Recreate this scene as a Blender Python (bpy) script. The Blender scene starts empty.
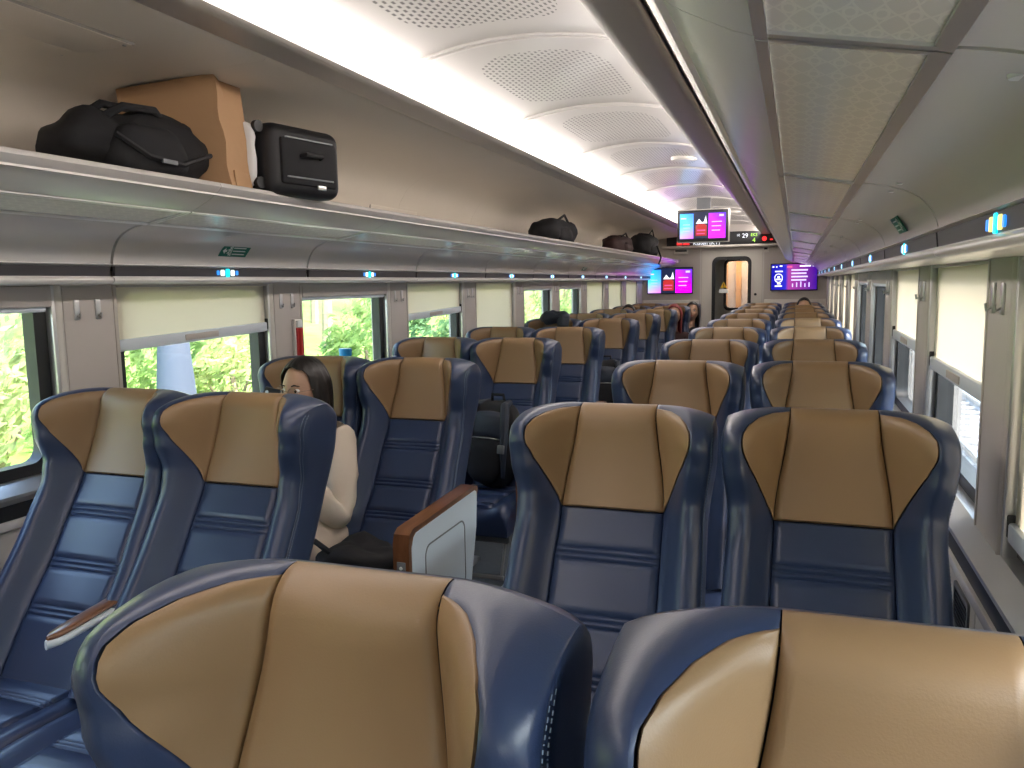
import bpy, bmesh, math, random
from mathutils import Vector, Matrix, noise
R = math.radians
random.seed(7)
scn = bpy.context.scene
col = scn.collection

# ------------------------------------------------------------------ camera
F_PX, YAW, PIT, ROL = 804.3, R(19.44), R(7.10), R(-0.93)
fw = Vector((-math.sin(YAW)*math.cos(PIT), math.cos(YAW)*math.cos(PIT), -math.sin(PIT)))
r0 = Vector((math.cos(YAW), math.sin(YAW), 0)); u0 = r0.cross(fw)
rt = r0*math.cos(ROL)+u0*math.sin(ROL); up = u0*math.cos(ROL)-r0*math.sin(ROL)
cam_d = bpy.data.cameras.new('camera'); cam = bpy.data.objects.new('camera', cam_d); col.objects.link(cam)
cam.matrix_world = Matrix(((rt.x, up.x, -fw.x, 0), (rt.y, up.y, -fw.y, 0), (rt.z, up.z, -fw.z, 1.5), (0, 0, 0, 1)))
cam_d.sensor_width = 36; cam_d.lens = 36*F_PX/1024; cam_d.clip_start = .02; cam_d.clip_end = 400
scn.camera = cam

# ------------------------------------------------------------------ light and exposure
SKY, SUN, STRIP = 1.35, 3.6, 7.0
w = bpy.data.worlds.new('world'); scn.world = w; w.use_nodes = True
nt = w.node_tree; bg = nt.nodes['Background']
sky = nt.nodes.new('ShaderNodeTexSky'); sky.sky_type = 'NISHITA'; sky.sun_disc = False
sky.sun_elevation = R(55); sky.sun_rotation = R(100); sky.air_density = 1.6; sky.dust_density = 3.5; sky.ozone_density = 1
nt.links.new(sky.outputs[0], bg.inputs[0]); bg.inputs[1].default_value = SKY
sd = bpy.data.lights.new('sun', 'SUN'); sd.energy = SUN; sd.angle = R(1.0); sd.color = (1, .93, .82)
so = bpy.data.objects.new('sun', sd); col.objects.link(so)
so.rotation_euler = Vector((-0.55, 0.11, -0.83)).to_track_quat('-Z', 'Y').to_euler()
scn.view_settings.view_transform = 'Standard'; scn.view_settings.look = 'None'
scn.view_settings.exposure = 0.5; scn.view_settings.gamma = 1; scn.view_settings.use_curve_mapping = False

# ------------------------------------------------------------------ materials
def mat(name, c, rough=.5, metal=0, bump=0, bscale=200, emit=None, es=1, var=0, vscale=5, coat=0, trans=0, spec=.5):
    m = bpy.data.materials.new(name); m.use_nodes = True
    n = m.node_tree.nodes; l = m.node_tree.links; b = n['Principled BSDF']
    b.inputs['Base Color'].default_value = (*c, 1); b.inputs['Roughness'].default_value = rough
    b.inputs['Metallic'].default_value = metal; b.inputs['Coat Weight'].default_value = coat
    b.inputs['Coat Roughness'].default_value = .15
    b.inputs['Specular IOR Level'].default_value = spec
    tc = n.new('ShaderNodeTexCoord')
    if emit: b.inputs['Emission Color'].default_value = (*emit, 1); b.inputs['Emission Strength'].default_value = es
    if var:
        nz = n.new('ShaderNodeTexNoise'); nz.inputs['Scale'].default_value = vscale; nz.inputs['Detail'].default_value = 4
        l.new(tc.outputs['Object'], nz.inputs['Vector'])
        mx = n.new('ShaderNodeMix'); mx.data_type = 'RGBA'
        mx.inputs[6].default_value = (*[max(0, x*(1-var)) for x in c], 1); mx.inputs[7].default_value = (*[min(1, x*(1+var)) for x in c], 1)
        l.new(nz.outputs[0], mx.inputs[0]); l.new(mx.outputs[2], b.inputs['Base Color'])
    if bump:
        nz = n.new('ShaderNodeTexNoise'); nz.inputs['Scale'].default_value = bscale; nz.inputs['Detail'].default_value = 3
        l.new(tc.outputs['Object'], nz.inputs['Vector'])
        bp = n.new('ShaderNodeBump'); bp.inputs['Strength'].default_value = bump; bp.inputs['Distance'].default_value = .002
        l.new(nz.outputs[0], bp.inputs['Height']); l.new(bp.outputs[0], b.inputs['Normal'])
    return m
M = {}
M['tan'] = mat('tan_leather', (.262, .165, .085), .42, bump=.10, bscale=420, var=.06, vscale=3)
M['blue'] = mat('navy_leather', (.025, .041, .096), .31, bump=.10, bscale=420, var=.1, vscale=4)
M['bluedark'] = mat('dark_navy_cloth', (.022, .030, .050), .55)
M['thread'] = mat('pale_thread', (.22, .28, .38), .6)
M['white'] = mat('ivory_panel', (.60, .57, .52), .35, coat=.2)
M['cream'] = mat('cream_rack_liner', (.74, .67, .57), .42, var=.04, vscale=2)
M['ceil'] = mat('ceiling_white', (.60, .58, .56), .3, coat=.3)
M['champ'] = mat('champagne_metal', (.76, .73, .70), .26, metal=.2, var=.03, vscale=3)
M['rail'] = mat('taupe_rail', (.46, .42, .38), .32, metal=.1)
M['alu'] = mat('aluminium', (.62, .62, .62), .3, metal=.8)
M['pillar'] = mat('pillar_beige', (.48, .44, .41), .5, var=.02)
M['lower'] = mat('lower_wall', (.52, .49, .46), .45)
M['black'] = mat('black_rubber', (.012, .013, .015), .45)
M['darkstrip'] = mat('dark_strip', (.040, .037, .042), .5)
M['gap'] = mat('dark_gap', (.03, .03, .03), .8)
M['plast'] = mat('light_grey_plastic', (.62, .68, .74), .4)
M['greyp'] = mat('grey_plastic', (.16, .17, .18), .5)
M['floor'] = mat('floor_vinyl', (.10, .105, .11), .5, var=.2, vscale=30)
M['steel'] = mat('steel', (.5, .5, .5), .35, metal=.9)
M['blackfab'] = mat('black_fabric', (.007, .007, .009), .8, bump=.4, bscale=900)
M['blackshell'] = mat('black_shell', (.008, .008, .010), .55, bump=.3, bscale=700)
M['maroon'] = mat('maroon_fabric', (.035, .012, .012), .8, bump=.4, bscale=500)
M['kraft'] = mat('kraft_paper', (.47, .28, .145), .75, bump=.5, bscale=25, var=.08, vscale=8)
M['paperw'] = mat('white_plastic_bag', (.7, .7, .7), .5)
M['skin'] = mat('skin', (.55, .33, .23), .5)
M['hair'] = mat('black_hair', (.012, .009, .008), .38, bump=.5, bscale=150)
M['redhair'] = mat('red_scarf', (.22, .03, .03), .6)
M['cardigan'] = mat('cream_cotton', (.66, .56, .46), .8, bump=.6, bscale=60)
M['darkcloth'] = mat('dark_cloth', (.02, .02, .025), .8)
M['lips'] = mat('lips', (.45, .15, .13), .45)
M['eyew'] = mat('eye_white', (.8, .8, .8), .2)
M['iris'] = mat('iris', (.02, .012, .008), .2)
M['gold'] = mat('thin_frame', (.35, .25, .2), .3, metal=.9)
M['red'] = mat('red_paint', (.45, .02, .02), .4)
M['green'] = mat('sign_green', (.005, .16, .11), .5)
M['signw'] = mat('sign_white', (.75, .8, .78), .5)
M['cup'] = mat('blue_plastic', (.01, .22, .55), .3)
M['yellow'] = mat('warning_yellow', (.8, .5, .02), .5)
M['bark'] = mat('bark', (.28, .22, .17), .9, var=.3, vscale=6)
M['gravel'] = mat('ballast', (.36, .34, .31), .95, bump=1, bscale=25, var=.4, vscale=14)
M['concrete'] = mat('concrete', (.55, .54, .52), .85, var=.15, vscale=2)
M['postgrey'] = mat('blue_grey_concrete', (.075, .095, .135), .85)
M['grass'] = mat('grass_ground', (.20, .34, .06), .95, var=.5, vscale=1.5)
M['strip'] = mat('lamp_strip', (1, 1, 1), .5, emit=(1, .90, .84), es=STRIP)
def emis(name, c, s): return mat(name, (0, 0, 0), .4, emit=c, es=s)
M['e_cyan'] = emis('lamp_cyan', (0, .75, 1), 1.6); M['e_blue'] = emis('lamp_blue', (.02, .25, .9), 1.1)
M['e_white'] = emis('lamp_white', (.85, .95, .9), 1.3); M['e_yellow'] = emis('lamp_yellow', (1, .85, .25), 1.0)
M['e_red'] = emis('led_red', (1, .03, .03), 1.2); M['e_green'] = emis('led_green', (.5, 1, .1), 1.1)
M['e_pic'] = emis('screen_picture_red', (.55, .03, .03), .9); M['e_dark'] = emis('screen_dark', (.01, .015, .05), 1)
M['e_lilac'] = emis('screen_text', (.65, .55, 1), 1.1); M['e_text'] = emis('screen_white', (.9, .92, 1), 1.2)
M['e_amber'] = emis('lit_vestibule_wall', (1, .55, .25), .55)
M['e_pink'] = emis('screen_pink', (.8, .1, .35), .9)

def grad_mat(name, stops, axis='X', strength=1, second=None):
    m = bpy.data.materials.new(name); m.use_nodes = True; n = m.node_tree.nodes; l = m.node_tree.links
    b = n['Principled BSDF']; b.inputs['Base Color'].default_value = (0, 0, 0, 1); b.inputs['Roughness'].default_value = .2
    tc = n.new('ShaderNodeTexCoord'); sx = n.new('ShaderNodeSeparateXYZ'); l.new(tc.outputs['Generated'], sx.inputs[0])
    def ramp(st, ax):
        r = n.new('ShaderNodeValToRGB'); l.new(sx.outputs[ax], r.inputs[0])
        while len(r.color_ramp.elements) < len(st): r.color_ramp.elements.new(.5)
        for e, (p, c) in zip(r.color_ramp.elements, st): e.position = p; e.color = (*c, 1)
        return r.outputs[0]
    o = ramp(stops, axis)
    if second:
        mx = n.new('ShaderNodeMix'); mx.data_type = 'RGBA'; mx.inputs[0].default_value = .5
        l.new(o, mx.inputs[6]); l.new(ramp(second, 'Z'), mx.inputs[7]); o = mx.outputs[2]
    l.new(o, b.inputs['Emission Color']); b.inputs['Emission Strength'].default_value = strength
    return m
M['scr_l'] = grad_mat('screen_left_gradient', [(0, (.0, .55, 1)), (1, (.05, .05, 1))], 'X', 1.5, [(0, (1, .15, .55)), (.5, (.1, .6, 1)), (1, (0, .35, 1))])
M['scr_r'] = grad_mat('screen_right_gradient', [(0, (.9, 0, .9)), (1, (.15, 0, .9))], 'X', 1.5, [(0, (.9, 0, .8)), (.45, (.5, 0, .9)), (1, (.02, .05, .9))])
M['scr_info'] = grad_mat('screen_info', [(0, (.0, .0, .35)), (.32, (.02, .02, .5)), (.38, (.35, .04, .3)), (1, (.03, .0, .25))], 'X', 1.0)

# wood
def wood():
    m = mat('walnut_trim', (.16, .065, .028), .28, coat=.6); n = m.node_tree.nodes; l = m.node_tree.links
    tc = n.new('ShaderNodeTexCoord'); mp = n.new('ShaderNodeMapping'); mp.inputs['Scale'].default_value = (60, 5, 20)
    nz = n.new('ShaderNodeTexNoise'); nz.inputs['Scale'].default_value = 1; nz.inputs['Detail'].default_value = 5
    cr = n.new('ShaderNodeValToRGB'); cr.color_ramp.elements[0].color = (.085, .030, .012, 1); cr.color_ramp.elements[1].color = (.25, .105, .045, 1)
    l.new(tc.outputs['Object'], mp.inputs[0]); l.new(mp.outputs[0], nz.inputs[0]); l.new(nz.outputs[0], cr.inputs[0]); l.new(cr.outputs[0], n['Principled BSDF'].inputs['Base Color'])
    return m
M['wood'] = wood()
def fabric_shade():
    m = bpy.data.materials.new('shade_fabric'); m.use_nodes = True; n = m.node_tree.nodes; l = m.node_tree.links
    n.remove(n['Principled BSDF']); o = n['Material Output']
    d = n.new('ShaderNodeBsdfDiffuse'); d.inputs[0].default_value = (.80, .76, .62, 1)
    t = n.new('ShaderNodeBsdfTranslucent'); t.inputs[0].default_value = (.85, .70, .52, 1)
    mx = n.new('ShaderNodeMixShader'); mx.inputs[0].default_value = .20
    l.new(d.outputs[0], mx.inputs[1]); l.new(t.outputs[0], mx.inputs[2]); l.new(mx.outputs[0], o.inputs[0]); return m
M['shade'] = fabric_shade()
def glass():
    m = bpy.data.materials.new('window_glass'); m.use_nodes = True; n = m.node_tree.nodes; l = m.node_tree.links
    n.remove(n['Principled BSDF']); o = n['Material Output']
    t = n.new('ShaderNodeBsdfTransparent'); t.inputs[0].default_value = (.93, .95, .95, 1)
    g = n.new('ShaderNodeBsdfGlossy'); g.inputs['Roughness'].default_value = .02
    f = n.new('ShaderNodeLayerWeight'); f.inputs[0].default_value = .5
    pw = n.new('ShaderNodeMath'); pw.operation = 'POWER'; pw.inputs[1].default_value = 5; l.new(f.outputs['Facing'], pw.inputs[0])
    ad = n.new('ShaderNodeMath'); ad.operation = 'MULTIPLY_ADD'; ad.inputs[1].default_value = .9; ad.inputs[2].default_value = .035; l.new(pw.outputs[0], ad.inputs[0])
    mx = n.new('ShaderNodeMixShader'); l.new(ad.outputs[0], mx.inputs[0]); l.new(t.outputs[0], mx.inputs[1]); l.new(g.outputs[0], mx.inputs[2]); l.new(mx.outputs[0], o.inputs[0]); return m
M['glass'] = glass()
M['lens'] = M['glass'].copy(); M['lens'].name = 'clear_lens'
for n_ in M['lens'].node_tree.nodes:
    if n_.type == 'MATH' and n_.operation == 'MULTIPLY_ADD': n_.inputs[1].default_value = .3; n_.inputs[2].default_value = .02
def leaf(name, c):
    m = bpy.data.materials.new(name); m.use_nodes = True; n = m.node_tree.nodes; l = m.node_tree.links
    n.remove(n['Principled BSDF']); o = n['Material Output']
    tc = n.new('ShaderNodeTexCoord'); nz = n.new('ShaderNodeTexNoise'); nz.inputs['Scale'].default_value = 2.2; nz.inputs['Detail'].default_value = 4
    cr = n.new('ShaderNodeValToRGB'); cr.color_ramp.elements[0].position = .3; cr.color_ramp.elements[1].position = .7
    cr.color_ramp.elements[0].color = (c[0]*.35, c[1]*.5, c[2]*.5, 1); cr.color_ramp.elements[1].color = (*[min(1, x*1.4) for x in c], 1)
    l.new(tc.outputs['Object'], nz.inputs[0]); l.new(nz.outputs[0], cr.inputs[0])
    d = n.new('ShaderNodeBsdfDiffuse'); t = n.new('ShaderNodeBsdfTranslucent'); l.new(cr.outputs[0], d.inputs[0]); l.new(cr.outputs[0], t.inputs[0])
    mx = n.new('ShaderNodeMixShader'); mx.inputs[0].default_value = .4
    l.new(d.outputs[0], mx.inputs[1]); l.new(t.outputs[0], mx.inputs[2]); l.new(mx.outputs[0], o.inputs[0]); return m
LEAF = [leaf('leaf_bright', (.34, .44, .17)), leaf('leaf_mid', (.17, .28, .13)), leaf('leaf_yellow', (.52, .54, .26))]
def math_nodes(m):
    n = m.node_tree.nodes; l = m.node_tree.links
    def mt(op, a, b=None, clamp=False):
        k = n.new('ShaderNodeMath'); k.operation = op; k.use_clamp = clamp
        for i, v in enumerate((a, b)):
            if v is None: continue
            if isinstance(v, (int, float)): k.inputs[i].default_value = v
            else: l.new(v, k.inputs[i])
        return k.outputs[0]
    return n, l, mt
def perf():
    m = mat('perforated_ceiling', (.55, .53, .51), .3, coat=.3); n, l, mt = math_nodes(m)
    tc = n.new('ShaderNodeTexCoord'); s = n.new('ShaderNodeSeparateXYZ'); l.new(tc.outputs['Object'], s.inputs[0]); X, Y = s.outputs[0], s.outputs[1]
    row = mt('FLOOR', mt('DIVIDE', X, .020)); off = mt('MULTIPLY', mt('MODULO', mt('ABSOLUTE', row), 2), .5)
    fx = mt('SUBTRACT', mt('ABSOLUTE', mt('FRACT', mt('DIVIDE', X, .020))), .5)
    fy = mt('SUBTRACT', mt('FRACT', mt('ADD', mt('DIVIDE', Y, .040), off)), .5)
    dx = mt('LESS_THAN', mt('ABSOLUTE', fx), .24); dy = mt('LESS_THAN', mt('ABSOLUTE', fy), .27)
    r = mt('ADD', mt('POWER', mt('DIVIDE', mt('ABSOLUTE', X), .26), 4), mt('POWER', mt('DIVIDE', mt('ABSOLUTE', Y), .40), 4))
    ins = mt('LESS_THAN', r, 1); k = mt('MULTIPLY', mt('MULTIPLY', dx, dy), ins)
    mx = n.new('ShaderNodeMix'); mx.data_type = 'RGBA'; mx.inputs[6].default_value = (.55, .53, .51, 1); mx.inputs[7].default_value = (.09, .085, .085, 1)
    l.new(k, mx.inputs[0]); l.new(mx.outputs[2], n['Principled BSDF'].inputs['Base Color']); return m
M['perf'] = perf()
def batik():
    m = mat('patterned_panel', (.6, .56, .48), .22, coat=.5); n, l, mt = math_nodes(m)
    tc = n.new('ShaderNodeTexCoord'); s = n.new('ShaderNodeSeparateXYZ'); l.new(tc.outputs['Object'], s.inputs[0]); X, Y = s.outputs[0], s.outputs[1]
    fx = mt('SUBTRACT', mt('FRACT', mt('DIVIDE', X, .026)), .5); fy = mt('SUBTRACT', mt('FRACT', mt('DIVIDE', Y, .060)), .5)
    ax, ay = mt('ABSOLUTE', fx), mt('ABSOLUTE', fy)
    d = mt('ABSOLUTE', mt('SUBTRACT', mt('ADD', mt('POWER', mt('MULTIPLY', ax, 2), .8), mt('POWER', mt('MULTIPLY', ay, 2), .8)), 1))
    e = mt('ABSOLUTE', mt('SUBTRACT', mt('SQRT', mt('ADD', mt('MULTIPLY', ax, ax), mt('MULTIPLY', ay, ay))), .22))
    k = mt('MAXIMUM', mt('LESS_THAN', d, .12), mt('LESS_THAN', e, .05))
    mx = n.new('ShaderNodeMix'); mx.data_type = 'RGBA'; mx.inputs[6].default_value = (.76, .74, .69, 1); mx.inputs[7].default_value = (.85, .83, .76, 1)
    l.new(k, mx.inputs[0]); l.new(mx.outputs[2], n['Principled BSDF'].inputs['Base Color']); return m
M['batik'] = batik()

# ------------------------------------------------------------------ helpers
def tag(o, label=None, cat=None, group=None, kind=None):
    if label: o['label'] = label
    if cat: o['category'] = cat
    if group: o['group'] = group
    if kind: o['kind'] = kind
    return o
def empty(name, loc=(0, 0, 0), rz=0):
    o = bpy.data.objects.new(name, None); col.objects.link(o); o.location = loc; o.rotation_euler = (0, 0, rz); o.empty_display_size = .1; return o
def link_mesh(name, me, m, parent=None, loc=(0, 0, 0)):
    o = bpy.data.objects.new(name, me); col.objects.link(o)
    if m and not me.materials: me.materials.append(m)
    o.parent = parent; o.location = loc; return o
class MB:
    def __init__(s): s.v = []; s.f = []
    def add(s, vs, fs):
        b = len(s.v); s.v += [tuple(v) for v in vs]; s.f += [tuple(b+i for i in f) for f in fs]; return s
    def box(s, x0, x1, y0, y1, z0, z1, bev=0, mtx=None, seg=2):
        bm = bmesh.new(); bmesh.ops.create_cube(bm, size=1)
        for v in bm.verts: v.co = Vector(((x0+x1)/2+v.co.x*(x1-x0), (y0+y1)/2+v.co.y*(y1-y0), (z0+z1)/2+v.co.z*(z1-z0)))
        if bev: bmesh.ops.bevel(bm, geom=bm.edges[:], offset=bev, segments=seg, affect='EDGES', profile=.5)
        if mtx: bmesh.ops.transform(bm, matrix=mtx, verts=bm.verts)
        bm.verts.index_update(); s.add([v.co for v in bm.verts], [[v.index for v in f.verts] for f in bm.faces]); bm.free(); return s
    def prism(s, prof, y0, y1, closed=True, ny=1):   # prof in (x, z), extruded along y
        n = len(prof); vs = []
        for j in range(ny+1):
            y = y0+(y1-y0)*j/ny; vs += [(x, y, z) for x, z in prof]
        fs = []
        for j in range(ny):
            for i in range(n if closed else n-1):
                a, b = i, (i+1) % n; fs.append((j*n+a, j*n+b, (j+1)*n+b, (j+1)*n+a))
        if closed: fs.append(tuple(range(n))[::-1]); fs.append(tuple(ny*n+i for i in range(n)))
        return s.add(vs, fs)
    def tube(s, pts, r, n=8, closed=False):
        pts = [Vector(p) for p in pts]; vs = []; m = len(pts); rr = r if isinstance(r, (list, tuple)) else [r]*m
        ref = None
        for i, p in enumerate(pts):
            a = pts[(i-1) % m] if (closed or i > 0) else p; b = pts[(i+1) % m] if (closed or i < m-1) else p
            t = (b-a).normalized()
            if ref is None: ref = t.orthogonal().normalized()
            ref = (ref-t*ref.dot(t)).normalized(); q = t.cross(ref)
            vs += [p+(ref*math.cos(k*2*math.pi/n)+q*math.sin(k*2*math.pi/n))*rr[i] for k in range(n)]
        fs = []
        for i in range(m if closed else m-1):
            j = (i+1) % m
            for k in range(n): fs.append((i*n+k, i*n+(k+1) % n, j*n+(k+1) % n, j*n+k))
        if not closed: fs.append(tuple(range(n))[::-1]); fs.append(tuple((m-1)*n+k for k in range(n)))
        return s.add(vs, fs)
    def ell(s, c, r, nu=20, nv=14, fn=None, rz=0, p=1.0):
        vs = []; c = Vector(c)
        def sg(a): return math.copysign(abs(a)**p, a)
        for j in range(nv+1):
            th = math.pi*j/nv
            for i in range(nu):
                ph = 2*math.pi*i/nu; d = Vector((sg(math.sin(th))*sg(math.cos(ph)), sg(math.sin(th))*sg(math.sin(ph)), sg(math.cos(th))))
                q = Vector((d.x*r[0], d.y*r[1], d.z*r[2]))
                if fn: q = fn(q, d)
                if rz: q = Matrix.Rotation(rz, 3, 'Z') @ q
                vs.append(c+q)
        fs = [(j*nu+i, (j+1)*nu+i, (j+1)*nu+(i+1) % nu, j*nu+(i+1) % nu) for j in range(nv) for i in range(nu)]
        return s.add(vs, fs)
    def cyl(s, c, r, h, axis='z', n=20):
        c = Vector(c); d = {'x': Vector((1, 0, 0)), 'y': Vector((0, 1, 0)), 'z': Vector((0, 0, 1))}[axis]
        return s.tube([c-d*h/2, c+d*h/2], r, n)
    def mesh(s, name, smooth=True, angle=35):
        me = bpy.data.meshes.new(name); me.from_pydata(s.v, [], s.f); me.validate()
        bm = bmesh.new(); bm.from_mesh(me); bmesh.ops.remove_doubles(bm, verts=bm.verts, dist=1e-5)
        bmesh.ops.recalc_face_normals(bm, faces=bm.faces)
        if smooth:
            for f in bm.faces: f.smooth = True
            for e in bm.edges:
                if len(e.link_faces) == 2 and e.calc_face_angle(0) > R(angle): e.smooth = False
        bm.to_mesh(me); bm.free(); return me
    def build(s, name, m, parent=None, loc=(0, 0, 0), smooth=True, angle=35):
        return link_mesh(name, s.mesh(name, smooth, angle), m, parent, loc)
def kids(o): return [c for c in bpy.data.objects if c.parent == o]
def tree(o): return (o, [tree(c) for c in kids(o)])
def copy_tree(t, parent=None):
    o, ch = t; c = o.copy(); col.objects.link(c); c.parent = parent
    for k in ch: copy_tree(k, c)
    return c
def rrect(x0, x1, z0, z1, r, n=5):
    pts = []
    for cx, cz, a0 in ((x1-r, z1-r, 0), (x0+r, z1-r, 90), (x0+r, z0+r, 180), (x1-r, z0+r, 270)):
        for i in range(n+1): a = R(a0+90*i/n); pts.append((cx+r*math.cos(a), cz+r*math.sin(a)))
    return pts
def ring_prism(mb, outer, inner, y0, y1, plane='xz', at=0):
    n = len(outer); vs = []
    for y in (y0, y1):
        for loop in (outer, inner): vs += [(x, y, z) for x, z in loop]
    fs = []
    for i in range(n):
        j = (i+1) % n
        fs += [(i, j, n+j, n+i), (2*n+i, 3*n+i, 3*n+j, 2*n+j), (i, 2*n+i, 2*n+j, j), (n+i, n+j, 3*n+j, 3*n+i)]
    if plane == 'yz': vs = [(v[1], v[0], v[2]) for v in vs]
    return mb.add(vs, fs)

CX = -.95                # the coach's centre line
Y0, Y1 = -3.0, 13.0      # ends of the saloon
LC, RC = lambda k: 2.75+1.17*k, lambda k: 2.65+1.16*k     # window centres
def SX(side, a): return CX+side*a
PITCH = {-1: 1.17, 1: 1.16}
def joints(side):
    p = PITCH[side]; c0 = 2.16 if side < 0 else 2.06; c = c0
    while c-p > Y0: c -= p
    out = [Y0]
    while c < Y1-.2: out.append(c); c += p
    return out+[Y1]

# ------------------------------------------------------------------ outside
def ground():
    b = MB(); b.box(-60, 30, -30, 60, -1.35, -1.2); o = b.build('ballast_ground', M['gravel'], smooth=False); tag(o, kind='structure')
    b = MB(); b.prism([(-60, -1.2), (-60, 2.2), (-16, 1.0), (-7.5, -.2), (-4.6, -.95), (-4.2, -1.2)], -30, 60, ny=1)
    o = b.build('grass_bank', M['grass'], smooth=False); tag(o, kind='structure')
ground()
def leaves(n, fn, size, rnd):
    vs, fs = [], []
    for i in range(n):
        p = fn(); s = size*rnd.uniform(.6, 1.3)
        a = Vector((rnd.gauss(0, 1), rnd.gauss(0, 1), rnd.gauss(0, 1))).normalized(); b_ = a.orthogonal().normalized(); c = a.cross(b_)
        k = len(vs); vs += [p-b_*s, p+c*s*.45+a*s*.12, p+b_*s, p-c*s*.45+a*s*.12]; fs += [(k, k+1, k+2), (k, k+2, k+3)]
    return vs, fs
def plant(name, label, x, y, z, rx, ry, h, n, mi, size, trunk=0, cat='bush', group='greenery beyond the left windows', seed=0):
    rnd = random.Random(seed); e = empty(name, (x, y, z)); tag(e, label, cat, group)
    cl = [(Vector((rnd.uniform(-.6, .6)*rx, rnd.uniform(-.7, .7)*ry, trunk+rnd.uniform(.15, .9)*h)), rnd.uniform(.25, .5)*min(rx, h)) for _ in range(14)]
    def fn():
        c, r = rnd.choice(cl); d = Vector((rnd.gauss(0, 1), rnd.gauss(0, 1), rnd.gauss(0, 1))).normalized(); return c+d*r*(.6+.5*rnd.random())
    vs, fs = leaves(n, fn, size, rnd); b = MB(); b.v = vs; b.f = fs
    me = bpy.data.meshes.new('foliage'); me.from_pydata(vs, [], fs); o = link_mesh('foliage', me, LEAF[mi], e); o['kind'] = 'stuff'
    t = MB(); top = trunk+h*.6
    t.tube([(0, 0, -.15), (.05, .03, top*.5), (0, -.04, top)], [.09+.03*trunk, .07+.02*trunk, .03], 8)
    for k in range(4):
        a = k*1.7; t.tube([(0, 0, top*.55), (math.cos(a)*rx*.4, math.sin(a)*ry*.4, top*.9)], [.04, .015], 6)
    t.build('trunk', M['bark'], e); return e
rnd = random.Random(3)
ORD = 'first second third fourth fifth sixth seventh eighth ninth tenth eleventh twelfth thirteenth fourteenth fifteenth sixteenth seventeenth eighteenth nineteenth twentieth'.split()
def ordn(i): return ORD[i]
kinds = ['low bright green bush beyond the left windows', 'dark green leafy bush beyond the left windows', 'yellow green bush beyond the left windows']; kc = [0, 0, 0]
for i in range(20):
    y = -3+i*2.0; mi = rnd.choice([0, 0, 1, 2]); x = -rnd.uniform(6.0, 7.6)
    kc[mi] += 1
    plant('bush', f'{kinds[mi]}, {ordn(kc[mi]-1)} of its colour from the camera', x, y, -.9, 1.0, .9, rnd.uniform(1.4, 2.4), 3200, mi, .065, seed=i)
for i in range(12):
    y = -2+i*4.2+rnd.uniform(-.4, .4); x = -rnd.uniform(9.5, 13)
    plant('leafy_tree', f'leafy broad tree with pale trunk behind the trackside bushes, {ordn(i)} from the camera', x, y, .3, 2.0, 1.7, 5.0, 3200, rnd.choice([0, 1, 1, 2]), .13, trunk=1.2, cat='tree', group='trees behind the trackside bushes', seed=100+i)
for i in range(8):
    plant('leafy_tree', f'tall distant tree on top of the bank, {ordn(i)} along the line', -20-rnd.uniform(0, 5), -6+i*10, 1.2, 4.0, 3.6, 8, 3000, rnd.choice([0, 1]), .26, trunk=1, cat='tree', group='trees on top of the bank', seed=200+i)
# pale stone wall and pipe line along the left
b = MB(); b.box(-4.75, -4.55, -6, 40, -1.2, .35, .02); tag(b.build('boundary_wall', M['concrete']), kind='structure')
# utility post, pale blue grey, seen through the half shaded window
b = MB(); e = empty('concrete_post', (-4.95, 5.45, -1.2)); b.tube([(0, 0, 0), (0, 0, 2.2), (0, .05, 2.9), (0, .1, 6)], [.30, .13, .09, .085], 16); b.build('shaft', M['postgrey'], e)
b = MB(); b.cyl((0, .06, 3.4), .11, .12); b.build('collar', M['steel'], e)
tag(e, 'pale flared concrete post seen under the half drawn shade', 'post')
# tracks on the right
def track(xc):
    e = empty('railway_track', (xc, 0, -1.2)); tag(e, 'railway track on pale gravel outside the right windows' if xc < 4 else 'farther railway track outside the right windows', 'track')
    pr = [(-.035, .2), (.035, .2), (.035, .17), (.01, .155), (.01, .09), (.07, .075), (.07, .06), (-.07, .06), (-.07, .075), (-.01, .09), (-.01, .155), (-.035, .17)]
    for s in (-.53, .53):
        b = MB(); b.prism([(x+s, z) for x, z in pr], -6, 50); b.build('rail', M['steel'], e)
    b = MB(); b.box(-.95, .95, -.11, .11, 0, .09, .02); me = b.mesh('sleeper')
    for i in range(80): link_mesh('sleeper', me, M['concrete'], e, (0, -6+i*.62, 0))
track(3.0); track(6.6)
b = MB()
for i in range(14): b.box(9.4, 9.5, -10, 50, -1.0+i*.28, -.76+i*.28, .02)
b.box(9.5, 9.7, -10, 50, -1.2, 3)
tag(b.build('boundary_wall', M['concrete']), kind='structure')

# ------------------------------------------------------------------ floor, walls
b = MB(); b.box(CX-1.5, CX+1.5, Y0-.1, Y1+.05, -.12, 0); tag(b.build('floor', M['floor'], smooth=False), kind='structure')
b = MB(); b.box(CX-.26, CX+.26, Y0, Y1, 0, .006); tag(b.build('trim_1', mat('aisle_runner', (.085, .09, .095), .6, var=.25, vscale=60)), kind='structure')

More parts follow.
